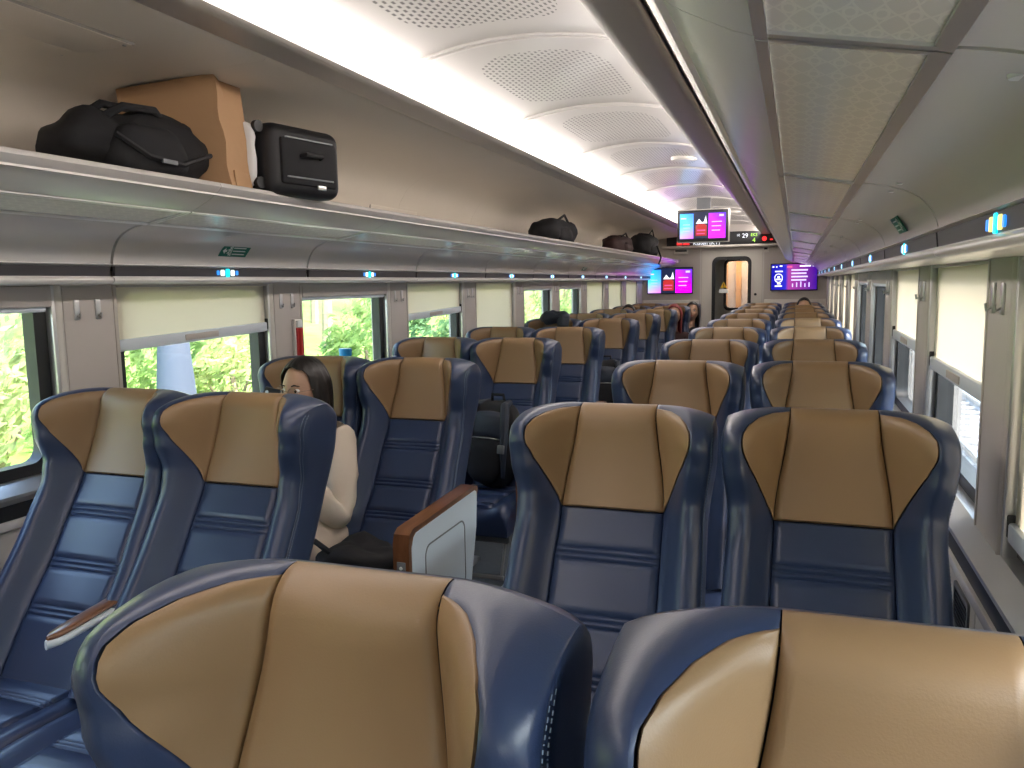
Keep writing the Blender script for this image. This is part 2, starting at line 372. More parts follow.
OUT = 1.5; INN = 1.385       # outer and inner wall face, from the centre line
WB, WT = .90, 1.50           # window opening heights
shades = {-1: {-1: None, 0: 1.325, 1: None, 2: 1.325, 3: .95, 4: None, 5: None, 6: .95, 7: .95, 8: 1.05, -2: None, -3: None, -4: None},
          1: {-1: .97, 0: 1.225, 1: 1.25, 2: None, 3: None, 4: .95, 5: .95, 6: .95, 7: .95, 8: .95, -2: None, -3: None, -4: None}}
ords = ['first', 'second', 'third', 'fourth', 'fifth', 'sixth', 'seventh', 'eighth', 'ninth', 'tenth', 'eleventh']
def sbox(b, side, a0, a1, y0, y1, z0, z1, bev=0):
    xs = sorted((SX(side, a0), SX(side, a1))); return b.box(xs[0], xs[1], y0, y1, z0, z1, bev)
win_n = 0
for side in (-1, 1):
    WT = 1.52 if side < 0 else 1.54
    nm = 'left' if side < 0 else 'right'; C = LC if side < 0 else RC; p = PITCH[side]; hw = .455
    ks = [k for k in range(-4, 9) if C(k)+hw > Y0 and C(k)+.5 < Y1+.2]
    b = MB()
    sbox(b, side, INN, OUT, Y0, Y1, 0, WB-.03); sbox(b, side, INN, OUT, Y0, Y1, WT, 2.45)
    edges = [Y0]
    for k in ks: edges += [C(k)-hw, C(k)+hw]
    edges.append(Y1)
    for i in range(0, len(edges), 2):
        if edges[i+1]-edges[i] > .01: sbox(b, side, INN+.005, OUT, edges[i], edges[i+1], WB-.03, WT)
    wall = b.build('wall_'+nm, M['lower'], smooth=False); tag(wall, kind='structure')
    # pillar panels with rounded fairing and coat hooks
    pn = 0
    for i in range(0, len(edges), 2):
        y0, y1 = edges[i], edges[i+1]
        if y1-y0 < .05: continue
        b = MB(); 
        xs = [SX(side, INN-.004), SX(side, INN+.02)]
        b.box(min(xs), max(xs), y0+.035, y1-.01, WB-.02, WT+.005, .008)
        pl = b.build('pillar_panel', M['pillar'], wall)
        b = MB(); b.cyl((SX(side, INN+.014), y0+.020, (WB+WT)/2), .020, WT-WB+.02, n=14); b.build('pillar_fairing', M['white' if side < 0 else 'pillar'], wall)  # highlight put into the colour: ivory on the left, duller beige on the right
        b = MB(); sbox(b, side, INN-.006, INN+.02, y1-.012, y1+.004, WB-.02, WT, .003); b.build('shade_guide', M['rail'], wall)
        if 0 < y0 < 11:
            for q in (0, 1):
                hk = empty('coat_hook', (SX(side, INN-.004), y0+.085+q*.09, 1.435 if side < 0 else 1.45)); 
                b = MB(); sbox_x = -side
                b.box(min(0, sbox_x*.006), max(0, sbox_x*.006), -.011, .011, -.035, .035, .002); b.build('back_plate', M['alu'], hk)
                b = MB(); b.tube([(sbox_x*.004, 0, -.02), (sbox_x*.016, 0, -.028), (sbox_x*.018, 0, -.012)], .004, 6); b.build('hook', M['steel'], hk)
                tag(hk, f'{"near" if q == 0 else "far"} silver coat hook on the {ords[pn]} {nm}-hand window pillar', 'hook', f'coat hooks on the {nm} window pillars')
            pn += 1
    # sill, channel
    b = MB(); pr = [(INN-.05, .858), (INN-.05, .868), (INN+.0, .895), (INN+.09, .900), (INN+.09, .84), (INN-.04, .84)]
    b.prism([(SX(side, a), z) for a, z in pr], Y0, Y1); o = b.build('trim_2' if side < 0 else 'trim_3', M['alu'], angle=20); tag(o, kind='structure')
    b = MB(); sbox(b, side, INN-.035, INN+.01, Y0, Y1, .79, .84); o = b.build('trim_4' if side < 0 else 'trim_5', M['black']); tag(o, kind='structure')
    b = MB(); sbox(b, side, INN-.045, INN+.01, Y0, Y1, .762, .79, .004); o = b.build('trim_6' if side < 0 else 'trim_7', M['champ']); tag(o, kind='structure')
    js = joints(side)
    for i in range(len(js)-1):
        b = MB(); sbox(b, side, INN-.02, INN+.005, js[i]+.004, js[i+1]-.004, .12, .755, .006); b.build('lower_panel', M['lower'], wall)
    b = MB(); sbox(b, side, INN-.05, INN, Y0, Y1, 0, .12, .01); tag(b.build('baseboard_'+nm, M['greyp']), kind='structure')
    for j, yy in enumerate((2.2, 4.5, 6.8)):
        b = MB(); x0 = SX(side, INN-.02)
        g = empty('air_grille', (x0, yy if side > 0 else yy+.5, .66)); b = MB(); 
        ring_prism(b, rrect(-.09, .09, -.055, .055, .01), rrect(-.078, .078, -.043, .043, .006), min(0, -side*.006), max(0, -side*.006), 'yz'); b.build('frame', M['greyp'], g)
        b = MB()
        for q in range(7): b.box(min(0, -side*.004), max(0, -side*.004), -.078, .078, -.040+q*.0125, -.033+q*.0125)
        b.build('slats', M['black'], g)['kind'] = 'stuff'
        tag(g, f'dark air grille low on the {nm} wall, {ords[j]} from the camera', 'grille', f'air grilles on the {nm} wall')
    # windows and shades
    vis = [k for k in ks if C(k)+hw > (1.3 if side > 0 else .9)]
    for k in ks:
        c = C(k); win_n += 1; wd = empty(f'window_{win_n}', (0, 0, 0)); tag(wd, kind='structure')
        b = MB(); xo0, xo1 = sorted((SX(side, OUT-.035), SX(side, OUT-.085)))
        ring_prism(b, rrect(c-hw-.004, c+hw+.004, WB-.03, WT, .02), rrect(c-hw+.055, c+hw-.055, WB+.035, WT-.03, .05), xo0, xo1, 'yz'); b.build('rubber_frame', M['black'], wd)
        b = MB(); xg = SX(side, OUT-.05); b.box(xg-.003, xg+.003, c-hw+.04, c+hw-.04, WB+.02, WT-.02); b.build('glass_pane', M['glass'], wd, smooth=False)
        for e_ in (-1, 1):
            b = MB(); sbox(b, side, OUT-.085, INN+.0, c+e_*hw-.008, c+e_*hw+.008, WB-.02, WT, .003); b.build('side_guide', M['alu'], wd)
        sh = empty('window_shade', (SX(side, INN+.020), c, WT)); z = shades[side].get(k)
        b = MB(); b.box(-.018, .028, -hw+.008, hw-.008, -.072 if z is None else -.010, -.001, .008); b.build('housing', M['greyp'] if z and 0 else M['alu'] if 0 else M['pillar'], sh)
        if z is not None:
            tl = .012 if (side < 0 and k in (0, 2)) else 0       # slightly crooked
            zb = z-WT
            b = MB(); n = 12
            vs = []
            for i in range(n+1):
                yy = -hw+.012+(2*hw-.024)*i/n; wv = .0025*math.sin(i*1.3+k)
                vs += [(wv*.3, yy, -.008), (wv, yy, (zb)*.5), (wv*.5, yy, zb+tl*(i/n-.5)*2)]
            b.add(vs, [(i*3+j, i*3+3+j, i*3+4+j, i*3+1+j) for i in range(n) for j in range(2)])
            fb = b.build('fabric', M['shade'], sh)
            b = MB(); mtx = Matrix.Translation((0, 0, zb-.018)) @ Matrix.Rotation(math.atan2(tl, hw), 4, 'X')
            b.box(-.012, .012, -hw+.008, hw-.008, -.022, .022, .006, mtx); br = b.build('bottom_bar', M['plast'], sh)
            b = MB(); b.box(-side*.012-.004, -side*.012+.004, -.10, .10, -.012, .012, .003, mtx); b.build('pull_grip', M['pillar'], br)
            for q in (-1, 1):
                b = MB(); b.box(-.014, .014, q*(hw-.006)-.008, q*(hw-.006)+.008, zb-.03+q*tl, zb+.02+q*tl, .003); b.build('bar_end', M['black'], br)
        else:
            b = MB(); b.box(-.012, .012, -hw+.02, hw-.02, -.088, -.070, .005); br = b.build('bottom_bar', M['plast'], sh)
            b = MB(); b.box(-side*.010-.008, -side*.010+.008, hw-.16, hw-.10, -.05, -.038, .003); b.build('pull_grip', M['alu'], br)
        st = 'rolled up' if z is None else ('fully drawn' if z < 1.06 else 'half drawn')
        if k in vis: tag(sh, f'{st} cream roller shade on the {ords[vis.index(k)]} {nm}-hand window from the camera', 'shade', f'roller shades of the {nm} windows')
        else: tag(sh, f'rolled up roller shade behind the camera on the {nm} side, {ords[ks.index(k)]} window', 'shade', f'roller shades of the {nm} windows')

# ------------------------------------------------------------------ ceiling
b = MB(); b.box(CX-1.5, CX+1.5, Y0, Y1+1.6, 2.43, 2.5); ceil = b.build('ceiling', M['cream'], smooth=False); tag(ceil, kind='structure')
def dome(a): return 2.31+.045*(1-(a/.37)**2)
cj = [2.78+1.17*k for k in range(-5, 9)]; cj = [Y0]+[c for c in cj if Y0+.2 < c < Y1-.3]+[Y1]
pcache = {}
for i in range(len(cj)-1):
    y0, y1 = cj[i], cj[i+1]; L = round(y1-y0, 3)
    if L not in pcache:
        b = MB(); b.prism([(-.37+.74*t/16, dome(-.37+.74*t/16)) for t in range(17)]+[(.37, 2.36), (-.37, 2.36)], -L/2+.03, L/2-.03); pcache[L] = b.mesh('ceiling_panel', angle=30)
        b = MB()
        for yy in (-.018, .018): b.prism([(-.372+.744*t/16, dome(-.37+.74*t/16)-.006) for t in range(17)]+[(.372, 2.375), (-.372, 2.375)], -L/2+yy-.007, -L/2+yy+.007)
        pcache[('r', L)] = b.mesh('ceiling_rib', angle=30)
    o = link_mesh('ceiling_panel', pcache[L], M['perf'], ceil, (CX, (y0+y1)/2, 0))
    link_mesh('ceiling_rib', pcache[('r', L)], M['ceil'], ceil, (CX, (y0+y1)/2, 0))
for j, yy in enumerate((5.75, 10.4)):
    e = empty('ceiling_speaker', (CX+.2, yy, 2.335)); b = MB(); b.tube([(0, 0, .01), (0, 0, -.012)], [.09, .085], 28); b.build('ring', M['white'], e)
    b = MB(); b.tube([(0, 0, -.01), (0, 0, -.017)], [.07, .06], 24); b.build('cover', M['ceil'], e)
    tag(e, ['round white ceiling disc between perforated panels', 'far round white ceiling disc near the end wall'][j], 'ceiling disc')
for side in (-1, 1):
    nm = 'left' if side < 0 else 'right'
    # lamp trough: the long fluorescent strips
    lp = empty('strip_light', (0, 0, 0)); tag(lp, f'long glowing strip light along the {nm} edge of the ceiling', 'strip light')
    n = 7; seg = (Y1-Y0)/n
    for i in range(n*2):
        y0 = Y0+seg/2*i+.006; y1 = y0+seg/2-.012; b = MB()
        pr = [(.372, 2.318), (.430, 2.202), (.440, 2.202), (.385, 2.325)]
        b.prism([(SX(side, a), z) for a, z in pr], y0, y1); b.build('diffuser', M['strip'], lp)
    b = MB(); pr = [(.37, 2.33), (.38, 2.33), (.55, 2.33), (.55, 2.20), (.54, 2.20), (.54, 2.32)]
    b.prism([(SX(side, a), z) for a, z in pr], Y0, Y1); b.build('back_tray', M['alu'], lp)
    # taupe rail
    b = MB(); pr = [(.428, 2.200), (.424, 2.194), (.432, 2.186), (.46, 2.182), (.540, 2.180), (.558, 2.184), (.565, 2.195), (.56, 2.2)]
    b.prism([(SX(side, a), z) for a, z in pr], Y0, Y1); tag(b.build('trim_8' if side < 0 else 'trim_9', M['rail'], angle=50), kind='structure')
    # rack
    rk = empty('luggage_rack', (0, 0, 0)); tag(rk, f'long champagne metal luggage rack along the {nm} wall with patterned underside', 'luggage rack')
    js = joints(side); dz = 0 if side < 0 else .020
    liner = [(.565, 2.205), (.60, 2.185), (.85, 2.178), (1.08, 2.165), (1.20, 2.14), (1.29, 2.08), (1.345, 2.0), (1.37, 1.90), (1.375, 1.815)]
    lipp = [(.905, 1.748), (.880, 1.757), (.830, 1.782), (.792, 1.806), (.779, 1.820), (.783, 1.832), (.796, 1.836), (.812, 1.828), (.83, 1.812), (.90, 1.775)]
    cv = []
    for t in range(13):
        u = t/12; p0, p1, p2, p3 = Vector((1.085, 1.718)), Vector((1.185, 1.705)), Vector((1.235, 1.68)), Vector((1.25, 1.588+dz))
        q = p0*(1-u)**3+3*p1*u*(1-u)**2+3*p2*u*u*(1-u)+p3*u**3; cv.append((q.x, q.y))
    for i in range(len(js)-1):
        y0, y1 = js[i]+.003, js[i+1]-.003
        P = lambda pr: [(SX(side, a), z) for a, z in pr]
        b = MB(); b.prism(P(lipp), y0-.002, y1+.002, ny=1); b.build('rack_lip', M['champ'], rk, angle=60)
        b = MB(); b.prism(P(cv+[(1.27, 1.59+dz), (1.25, 1.70), (1.18, 1.735), (1.085, 1.735)]), y0+.003, y1-.003); cp = b.build('service_panel', M['champ'], rk, angle=30)
        x0, x1 = .915, 1.070; zz = lambda a: 1.752+(a-.90)*(1.718-1.752)/.18
        b = MB(); b.prism(P([(x0, zz(x0)), (x1, zz(x1)), (x1, zz(x1)+.008), (x0, zz(x0)+.008)]), y0+.012, y1-.012)
        me = b.mesh('patterned_panel'); o = link_mesh('patterned_panel', me, M['batik'], rk)
        b = MB()
        b.prism(P([(.903, 1.745), (.916, 1.742), (.916, 1.758), (.903, 1.758)]), y0, y1)
        b.prism(P([(1.068, 1.717), (1.086, 1.712), (1.086, 1.728), (1.068, 1.733)]), y0, y1)
        for yy in (y0, y1-.012): b.prism(P([(x0, zz(x0)-.004), (x1, zz(x1)-.004), (x1, zz(x1)+.01), (x0, zz(x0)+.01)]), yy, yy+.012)
        b.build('panel_frame', M['alu'], o)
        b = MB(); b.prism(P([(1.246, 1.581+dz), (1.25, 1.545+dz), (1.262, 1.545+dz), (1.262, 1.581+dz)]), y0+.008, y1-.008); b.build('dark_strip', M['darkstrip'], rk)
        b = MB(); b.prism(P([(1.243, 1.587+dz), (1.250, 1.581+dz), (1.262, 1.581+dz), (1.262, 1.590+dz), (1.25, 1.590+dz)]), y0, y1); b.build('strip_bead', M['alu'], rk)
        bn = [(1.262, 1.548+dz), (1.249, 1.5475+dz)]+[(1.262-.020*math.sin(R(t)), 1.535+dz+.013*math.cos(R(t))) for t in range(40, 181, 20)]+[(1.40, 1.519+dz), (1.40, 1.528+dz), (1.275, 1.530+dz)]
        b = MB(); b.prism(P(bn), y0, y1); b.build('rounded_trim', M['champ'], rk, angle=50)
        b = MB(); b.prism(P(liner+[(1.39, 1.815), (1.385, 2.0), (1.30, 2.12), (1.2, 2.2), (.56, 2.22)]), y0-.0025, y1+.0025); b.build('rack_liner', M['cream'], rk, angle=60)
        # reading lights
        for q in (.30, .42) if side < 0 else (.18, .30):
            pass
        if y0 > -1:
            b = MB()
            for q in (-.085, .085):
                b.tube([(SX(side, 1.165), (js[i] if side > 0 else (y0+y1)/2)+q, 1.709), (SX(side, 1.165), (js[i] if side > 0 else (y0+y1)/2)+q, 1.7015)], [.017, .014], 18)
            b.build('reading_lights', M['alu'], cp)
    b = MB(); b.box(min(SX(side, .80), SX(side, 1.385)), max(SX(side, .80), SX(side, 1.385)), Y0, Y1, 1.795, 1.812); b.build('rack_shelf', M['champ'], rk)
    b = MB(); b.prism([(SX(side, a), z) for a, z in [(.90, 1.757), (1.1, 1.737), (1.26, 1.70), (1.27, 1.575), (1.385, 1.57), (1.385, 1.79), (.86, 1.79)]], Y0, Y1); b.build('rack_core', M['gap'], rk)
    # seat number lamps in the dark strip
    ln = 0; c0 = (2.75 if side < 0 else 2.64); x = SX(side, 1.2475)
    for k in range(-2, 9):
        yy = c0+PITCH[side]*k
        if yy < .2 or yy > Y1-.2: continue
        e = empty('seat_indicator', (x, yy, 1.563+dz)); e.scale = (1, 1, .85); s = -side
        near = side > 0 and k <= -1
        for q, (mn, h, wd_) in enumerate([('e_blue', .011, .014), ('e_yellow' if near else 'e_white', .014, .022), ('e_cyan', .019, .022), ('e_yellow' if near else 'e_white', .014, .022), ('e_blue', .011, .014)]):
            yq = (-.058, -.031, 0, .031, .058)[q]; b = MB(); pts = rrect(yq-wd_/2, yq+wd_/2, -h, h, .005, 3)
            n_ = len(pts); b.add([(0, p_[0], p_[1]) for p_ in pts]+[(s*.003, p_[0], p_[1]) for p_ in pts], [tuple(range(n_)), tuple(range(n_, 2*n_))]+[(i, (i+1) % n_, n_+(i+1) % n_, n_+i) for i in range(n_)])
            b.build('seat_icon' if q in (1, 3) else 'lit_square', M[mn], e)
        cname = 'yellow and blue' if near else 'cyan and white'
        tag(e, f'{cname} lit seat indicator in the {nm} dark strip, {ords[ln]} from the camera', 'indicator light', f'seat indicators along the {nm} strip'); ln += 1
# green emergency signs
def exit_sign(side, y, a, z, label):
    e = empty('exit_sign', (SX(side, a), y, z)); s = -side
    tl = -R(31)*side
    e.rotation_euler = (0, tl, 0)
    def plate(b, y0, y1, z0, z1, t, sh=.1): b.add([(0, y0+z0*sh, z0), (0, y1+z0*sh, z0), (0, y1+z1*sh, z1), (0, y0+z1*sh, z1)]+[(s*t, y0+z0*sh, z0), (s*t, y1+z0*sh, z0), (s*t, y1+z1*sh, z1), (s*t, y0+z1*sh, z1)], [(0, 1, 2, 3), (4, 5, 6, 7), (0, 1, 5, 4), (1, 2, 6, 5), (2, 3, 7, 6), (3, 0, 4, 7)])
    b = MB(); plate(b, -.085, .085, -.026, .026, .002, .3); b.build('plate', M['green'], e, smooth=False)
    b = MB()
    for q in (-.014, 0, .014): plate(b, -.015, .062-.004*q, q-.0022, q+.0022, .003, 0)
    b.build('text_lines', M['signw'], e, smooth=False)
    b = MB(); t = .003
    b.add([(s*t, -.078, 0), (s*t, -.062, .014), (s*t, -.062, .005), (s*t, -.052, .005), (s*t, -.052, -.005), (s*t, -.062, -.005), (s*t, -.062, -.014)], [(0, 1, 2, 3, 4, 5, 6)]); b.build('arrow', M['signw'], e, smooth=False)
    b = MB(); b.cyl((s*.0025, -.034, .014), .004, .002, 'x', 10)
    for pts in ([(-.036, .008), (-.040, -.006)], [(-.040, -.006), (-.034, -.012), (-.038, -.020)], [(-.040, -.006), (-.047, -.012)], [(-.036, .007), (-.046, .004)], [(-.036, .007), (-.029, .001)]):
        b.tube([(s*.0025, p_, q_) for p_, q_ in pts], .0022, 5)
    ring_prism(b, rrect(-.030, -.022, -.021, .021, .001, 1), rrect(-.028, -.024, -.019, .019, .001, 1), min(0, s*.003), max(0, s*.003), 'yz')
    b.build('running_figure', M['signw'], e); tag(e, label, 'sign')
exit_sign(-1, 2.78, 1.2275, 1.652, 'green emergency exit sign with white arrow on the curved left-hand panel')
exit_sign(1, 2.62, 1.2275, 1.652, 'green emergency exit sign on the curved right-hand panel')
exit_sign(-1, 8.6, 1.2275, 1.652, 'small distant green exit sign far along the left-hand panel')
# hatches in the left rack liner
def hatch(y0, y1, a0, a1, z, label):
    e = empty('access_hatch', (SX(-1, (a0+a1)/2), (y0+y1)/2, z)); W, D = (a1-a0)/2, (y1-y0)/2
    b = MB(); b.box(-W, W, -D, D, -.004, .012, .003); b.build('cover', M['cream'], e)
    b = MB(); b.box(-W-.004, W+.004, -D-.004, D+.004, -.001, .010); b.build('shadow_gap', M['rail'], e)
    b = MB()
    for sx in (-1, 1): b.cyl((sx*(W-.015), D-.015, -.005), .005, .004)
    b.build('fasteners', M['steel'], e); tag(e, label, 'hatch')
hatch(1.35, 1.85, .80, 1.06, 2.174, 'square access hatch in the rack ceiling above the duffel bag')
e = empty('access_plate', (SX(-1, 1.360), 4.45, 1.93)); b = MB(); b.box(-.004, .010, -.30, .30, -.035, .035, .004); b.build('cover', M['cream'], e)
b = MB(); b.box(-.003, .006, -.305, .305, -.040, .040, .002); b.build('edge', M['rail'], e)
b = MB(); [b.cyl((.011, q, 0), .009, .004, 'x') for q in (-.25, .25)]; b.build('locks', M['steel'], e); tag(e, 'long narrow plate with two locks on the back of the left-hand rack', 'plate')

# ------------------------------------------------------------------ end walls
b = MB(); b.box(CX-1.5, CX+1.5, Y0-.1, Y0, 0, 2.45); tag(b.build('wall_back', M['white'], smooth=False), kind='structure')
DX0, DX1, DT = -1.24, -.66, 1.86
b = MB(); b.box(CX-1.5, DX0-.16, Y1, Y1+.06, 0, 2.45); b.box(DX1+.16, CX+1.5, Y1, Y1+.06, 0, 2.45); b.box(DX0-.16, DX1+.16, Y1, Y1+.06, DT+.1, 2.45)
ew = b.build('wall_front', M['pillar'], smooth=False); tag(ew, kind='structure')
b = MB(); b.box(CX-1.385, DX0-.2, Y1-.03, Y1, 0, 1.20, .01); b.box(DX1+.2, CX+1.385, Y1-.03, Y1, 0, 1.20, .01); b.build('wainscot', M['white'], ew)
b = MB()
for xx in (DX0-.19, DX1+.17): b.box(xx, xx+.02, Y1-.012, Y1, .0, 2.03)
b.build('door_trim', M['champ'], ew)
dr = empty('door_1', (0, Y1, 0)); tag(dr, kind='structure')
b = MB(); ring_prism(b, rrect(DX0-.16, DX1+.16, 0, DT+.1, .01), rrect(DX0, DX1, .75, DT, .10), -.01, .05); b.build('door_leaf', M['white'], dr)
b = MB(); ring_prism(b, rrect(DX0-.005, DX1+.005, .745, DT+.005, .10), rrect(DX0+.045, DX1-.045, .80, DT-.045, .08), -.018, .0); b.build('window_seal', M['black'], dr)
b = MB(); b.box(DX0+.03, DX1-.03, -.004, .002, .78, DT-.03); b.build('glass_pane', M['glass'], dr, smooth=False)
b = MB(); b.cyl((DX1+.07, -.02, 1.28), .02, .02, 'y'); b.build('door_button', M['black'], dr)
# vestibule behind the glass
b = MB(); b.box(CX-1.4, CX-.75, Y1+.06, Y1+1.5, 0, 2.4); b.box(CX+.75, CX+1.4, Y1+.06, Y1+1.5, 0, 2.4); tag(b.build('wall_vestibule', M['pillar'], smooth=False), kind='structure')
b = MB(); b.box(CX-1.5, CX+1.5, Y1, Y1+1.6, -.1, 0); tag(b.build('floor_vestibule', M['floor'], smooth=False), kind='structure')
d2 = empty('door_2', (0, Y1+1.4, 0)); tag(d2, kind='structure')
ax0, ax1 = -1.16, -.68
b = MB(); ring_prism(b, rrect(CX-.8, CX+.8, 0, 2.4, .01), rrect(ax0, ax1, 1.0, 1.84, .08), 0, .05); b.build('door_leaf', M['white'], d2)
b = MB(); ring_prism(b, rrect(ax0-.02, ax1+.02, .98, 1.86, .09), rrect(ax0+.025, ax1-.02, 1.03, 1.82, .07), -.02, 0); b.build('window_seal', M['black'], d2)
b = MB(); b.box(ax0, ax1, -.004, .004, 1.0, 1.84); b.build('glass_pane', M['glass'], d2, smooth=False)
# next coach beyond: a warm lit passage
e = empty('next_coach', (0, Y1+2.2, 0)); tag(e, 'amber lit passage of the next coach seen through two door windows', 'passage')
for nm_, xx0, xx1, yy0, yy1, zz0, zz1, mm in (('end_panel', -2, .1, 1.4, 1.45, 0, 2.4, 'pillar'), ('side_panel', -1.7, -1.55, 0, 1.4, 0, 2.4, 'wood'), ('side_panel', -.45, -.3, 0, 1.4, 0, 2.4, 'wood'), ('passage_floor', -2, .1, 0, 1.4, -.1, 0, 'floor')):
    b = MB(); b.box(xx0, xx1, yy0, yy1, zz0, zz1); b.build(nm_, M[mm], e)
b = MB(); b.box(-1.35, -.6, .2, 1.2, 2.25, 2.3, .01); b.build('ceiling_lamp', emis('amber_lamp', (1, .58, .28), 14), e)
b = MB(); ring_prism(b, rrect(-.86, -.6, .5, 1.65, .05), rrect(-.82, -.64, .55, 1.6, .04), 1.37, 1.4); b.build('far_door_frame', M['black'], e)
b = MB(); b.box(-1.12, -1.02, 1.3, 1.4, .9, 2.0); b.box(-1.3, -1.28, 1.3, 1.4, .3, 2.0); b.build('wall_ribs', M['kraft'], e)
e = empty('warning_sticker', (-1.065, Y1-.008, 1.42)); b = MB(); b.add([(-.05, 0, -.035), (.05, 0, -.035), (0, 0, .06), (-.05, -.002, -.035), (.05, -.002, -.035), (0, -.002, .06)], [(0, 1, 2), (3, 4, 5), (0, 1, 4, 3), (1, 2, 5, 4), (2, 0, 3, 5)])
b.build('yellow_triangle', M['yellow'], e, smooth=False); b = MB(); b.box(-.006, .006, -.004, -.001, -.012, .03); b.box(-.006, .006, -.004, -.001, -.027, -.018); b.build('mark', M['black'], e)
b = MB(); b.box(-.07, .07, -.002, 0, -.115, -.055); b.build('white_label', M['signw'], e); tag(e, 'yellow triangle warning sticker with white label on the door glass', 'sticker')

def text(s, size, loc, m, parent, name='lettering', ax=0):
    cu = bpy.data.curves.new(name, 'FONT'); cu.body = s; cu.size = size; cu.extrude = .0008; cu.align_x = 'CENTER'; cu.align_y = 'CENTER'
    o = bpy.data.objects.new(name, cu); col.objects.link(o); dg = bpy.context.evaluated_depsgraph_get()
    me = bpy.data.meshes.new_from_object(o.evaluated_get(dg)); bpy.data.objects.remove(o); me.materials.clear()
    q = link_mesh(name, me, m, parent, loc); q.rotation_euler = (R(90), 0, 0); return q
def tv_movie(e, W, H):
    """the advertisement on two of the screens, local coordinates centred, facing -y"""
    b = MB(); b.box(-W*.5, -W*.20, -.002, 0, -H*.5, H*.44); b.build('left_picture', M['scr_l'], e, smooth=False)
    b = MB(); b.box(W*.13, W*.5, -.002, 0, -H*.5, H*.44); b.build('right_picture', M['scr_r'], e, smooth=False)
    b = MB(); b.box(-W*.5, W*.5, -.0015, 0, H*.44, H*.5); b.box(-W*.20, W*.13, -.0015, 0, -H*.5, H*.44); b.build('dark_band', M['e_dark'], e, smooth=False)
    b = MB(); b.box(-W*.15, W*.09, -.003, -.0015, -H*.40, 0, .0005); b.box(-W*.12, W*.06, -.0031, -.0015, -H*.10, H*.04, .0005); b.build('red_picture', M['e_pic'], e)
    b = MB(); b.box(-W*.12, W*.06, -.0036, -.003, -H*.22, -H*.17); b.box(-W*.13, W*.05, -.0036, -.003, -H*.34, -H*.30); b.build('pink_stripe', M['e_pink'], e)
    b = MB(); b.add([(-W*.15, -.003, H*.06), (-W*.08, -.003, H*.24), (-W*.01, -.003, H*.10), (W*.03, -.003, H*.14), (W*.07, -.003, H*.36), (W*.10, -.003, H*.06)], [(0, 1, 2), (2, 3, 5), (3, 4, 5), (0, 2, 5)]); b.build('white_peaks', M['e_text'], e, smooth=False)
    b = MB(); b.box(W*.36, W*.46, -.003, -.002, H*.31, H*.39); b.box(-W*.48, -W*.36, -.003, -.002, H*.24, H*.29)
    for q in range(3): b.box(W*.20, W*.42-.02*q*W, -.003, -.002, H*(.10-.16*q), H*(.13-.16*q)); b.box(-W*.43, -W*.28, -.003, -.002, H*(.02-.12*q), H*(.035-.12*q))
    b.build('caption_lines', M['e_lilac'], e, smooth=False)
def wall_tv(x, z, W, H, label, movie):
    e = empty('wall_screen', (x, Y1-.035, z)); b = MB(); b.box(-W/2-.015, W/2+.015, .0, .034, -H/2-.015, H/2+.015, .008); b.build('bezel', M['black'], e)
    if movie: tv_movie(e, W, H)
    else:
        b = MB(); b.box(-W/2, W/2, -.0015, 0, -H/2, H/2); b.build('display', M['scr_info'], e, smooth=False)
        b = MB(); ring_prism(b, rrect(-W*.43, -W*.25, -H*.22, H*.14, .055, 8), rrect(-W*.415, -W*.265, -H*.19, H*.11, .05, 8), -.004, -.002); b.box(-W*.40, -W*.28, -.004, -.002, -H*.12, -H*.06)
        b.tube([(-W*.34, -.003, H*.04), (-W*.34, -.003, -H*.04)], .018, 8); b.build('round_emblem', M['e_text'], e, smooth=False)
        b = MB()
        for q, (xa, xb, zz) in enumerate([(-.42, -.25, .20), (-.42, -.26, -.38), (-.37, -.29, -.29), (-.48, -.44, .38), (-.40, -.37, .38), (-.32, -.26, .41), (.12, .36, .40), (.40, .47, .40)]): b.box(W*xa, W*xb, -.004, -.002, H*zz, H*(zz+.05))
        b.build('white_lines', M['e_text'], e, smooth=False)
        b = MB()
        for q in range(4): b.box(-W*.06, W*(.30-.03*(q % 2)), -.004, -.002, H*(.24-.13*q), H*(.30-.13*q))
        for q in range(5): b.box(W*(-.04+.09*q), W*(-.015+.09*q), -.004, -.002, -H*.40, -H*(.36-.04*(q % 3)-.1))
        b.build('text_lines', M['e_lilac'], e, smooth=False)
        b = MB(); b.box(-W*.16, -W*.04, -.004, -.002, H*.36, H*.44); b.build('red_tab', M['e_pink'], e, smooth=False)
    tag(e, label, 'screen')
wall_tv(-1.895, 1.51, .69, .39, 'lit magenta and blue screen on the end wall left of the door', True)
wall_tv(-.035, 1.535, .65, .38, 'lit dark blue information screen on the end wall right of the door', False)
# hanging screen
hy = 8.6; e = empty('hanging_screen', (-.92, hy, 2.066)); W, H = .46, .27
b = MB(); b.box(-.265, .265, 0, .05, -.175, .165, .012); b.build('casing', M['white'], e)
b = MB(); b.box(-.262, .250, -.008, .004, -.165, .155, .004); b.build('bezel', M['black'], e)
sc = empty('x'); bpy.data.objects.remove(sc)
before = set(bpy.data.objects); tv_movie(e, W, H)
for o in set(bpy.data.objects)-before: o.location = (-.005, -.009, .002)
b = MB(); b.box(-.07, .07, .015, .04, .16, .31, .004); b.build('hanger', M['greyp'], e); tag(e, 'screen hanging from the ceiling centre in a pale casing', 'screen')
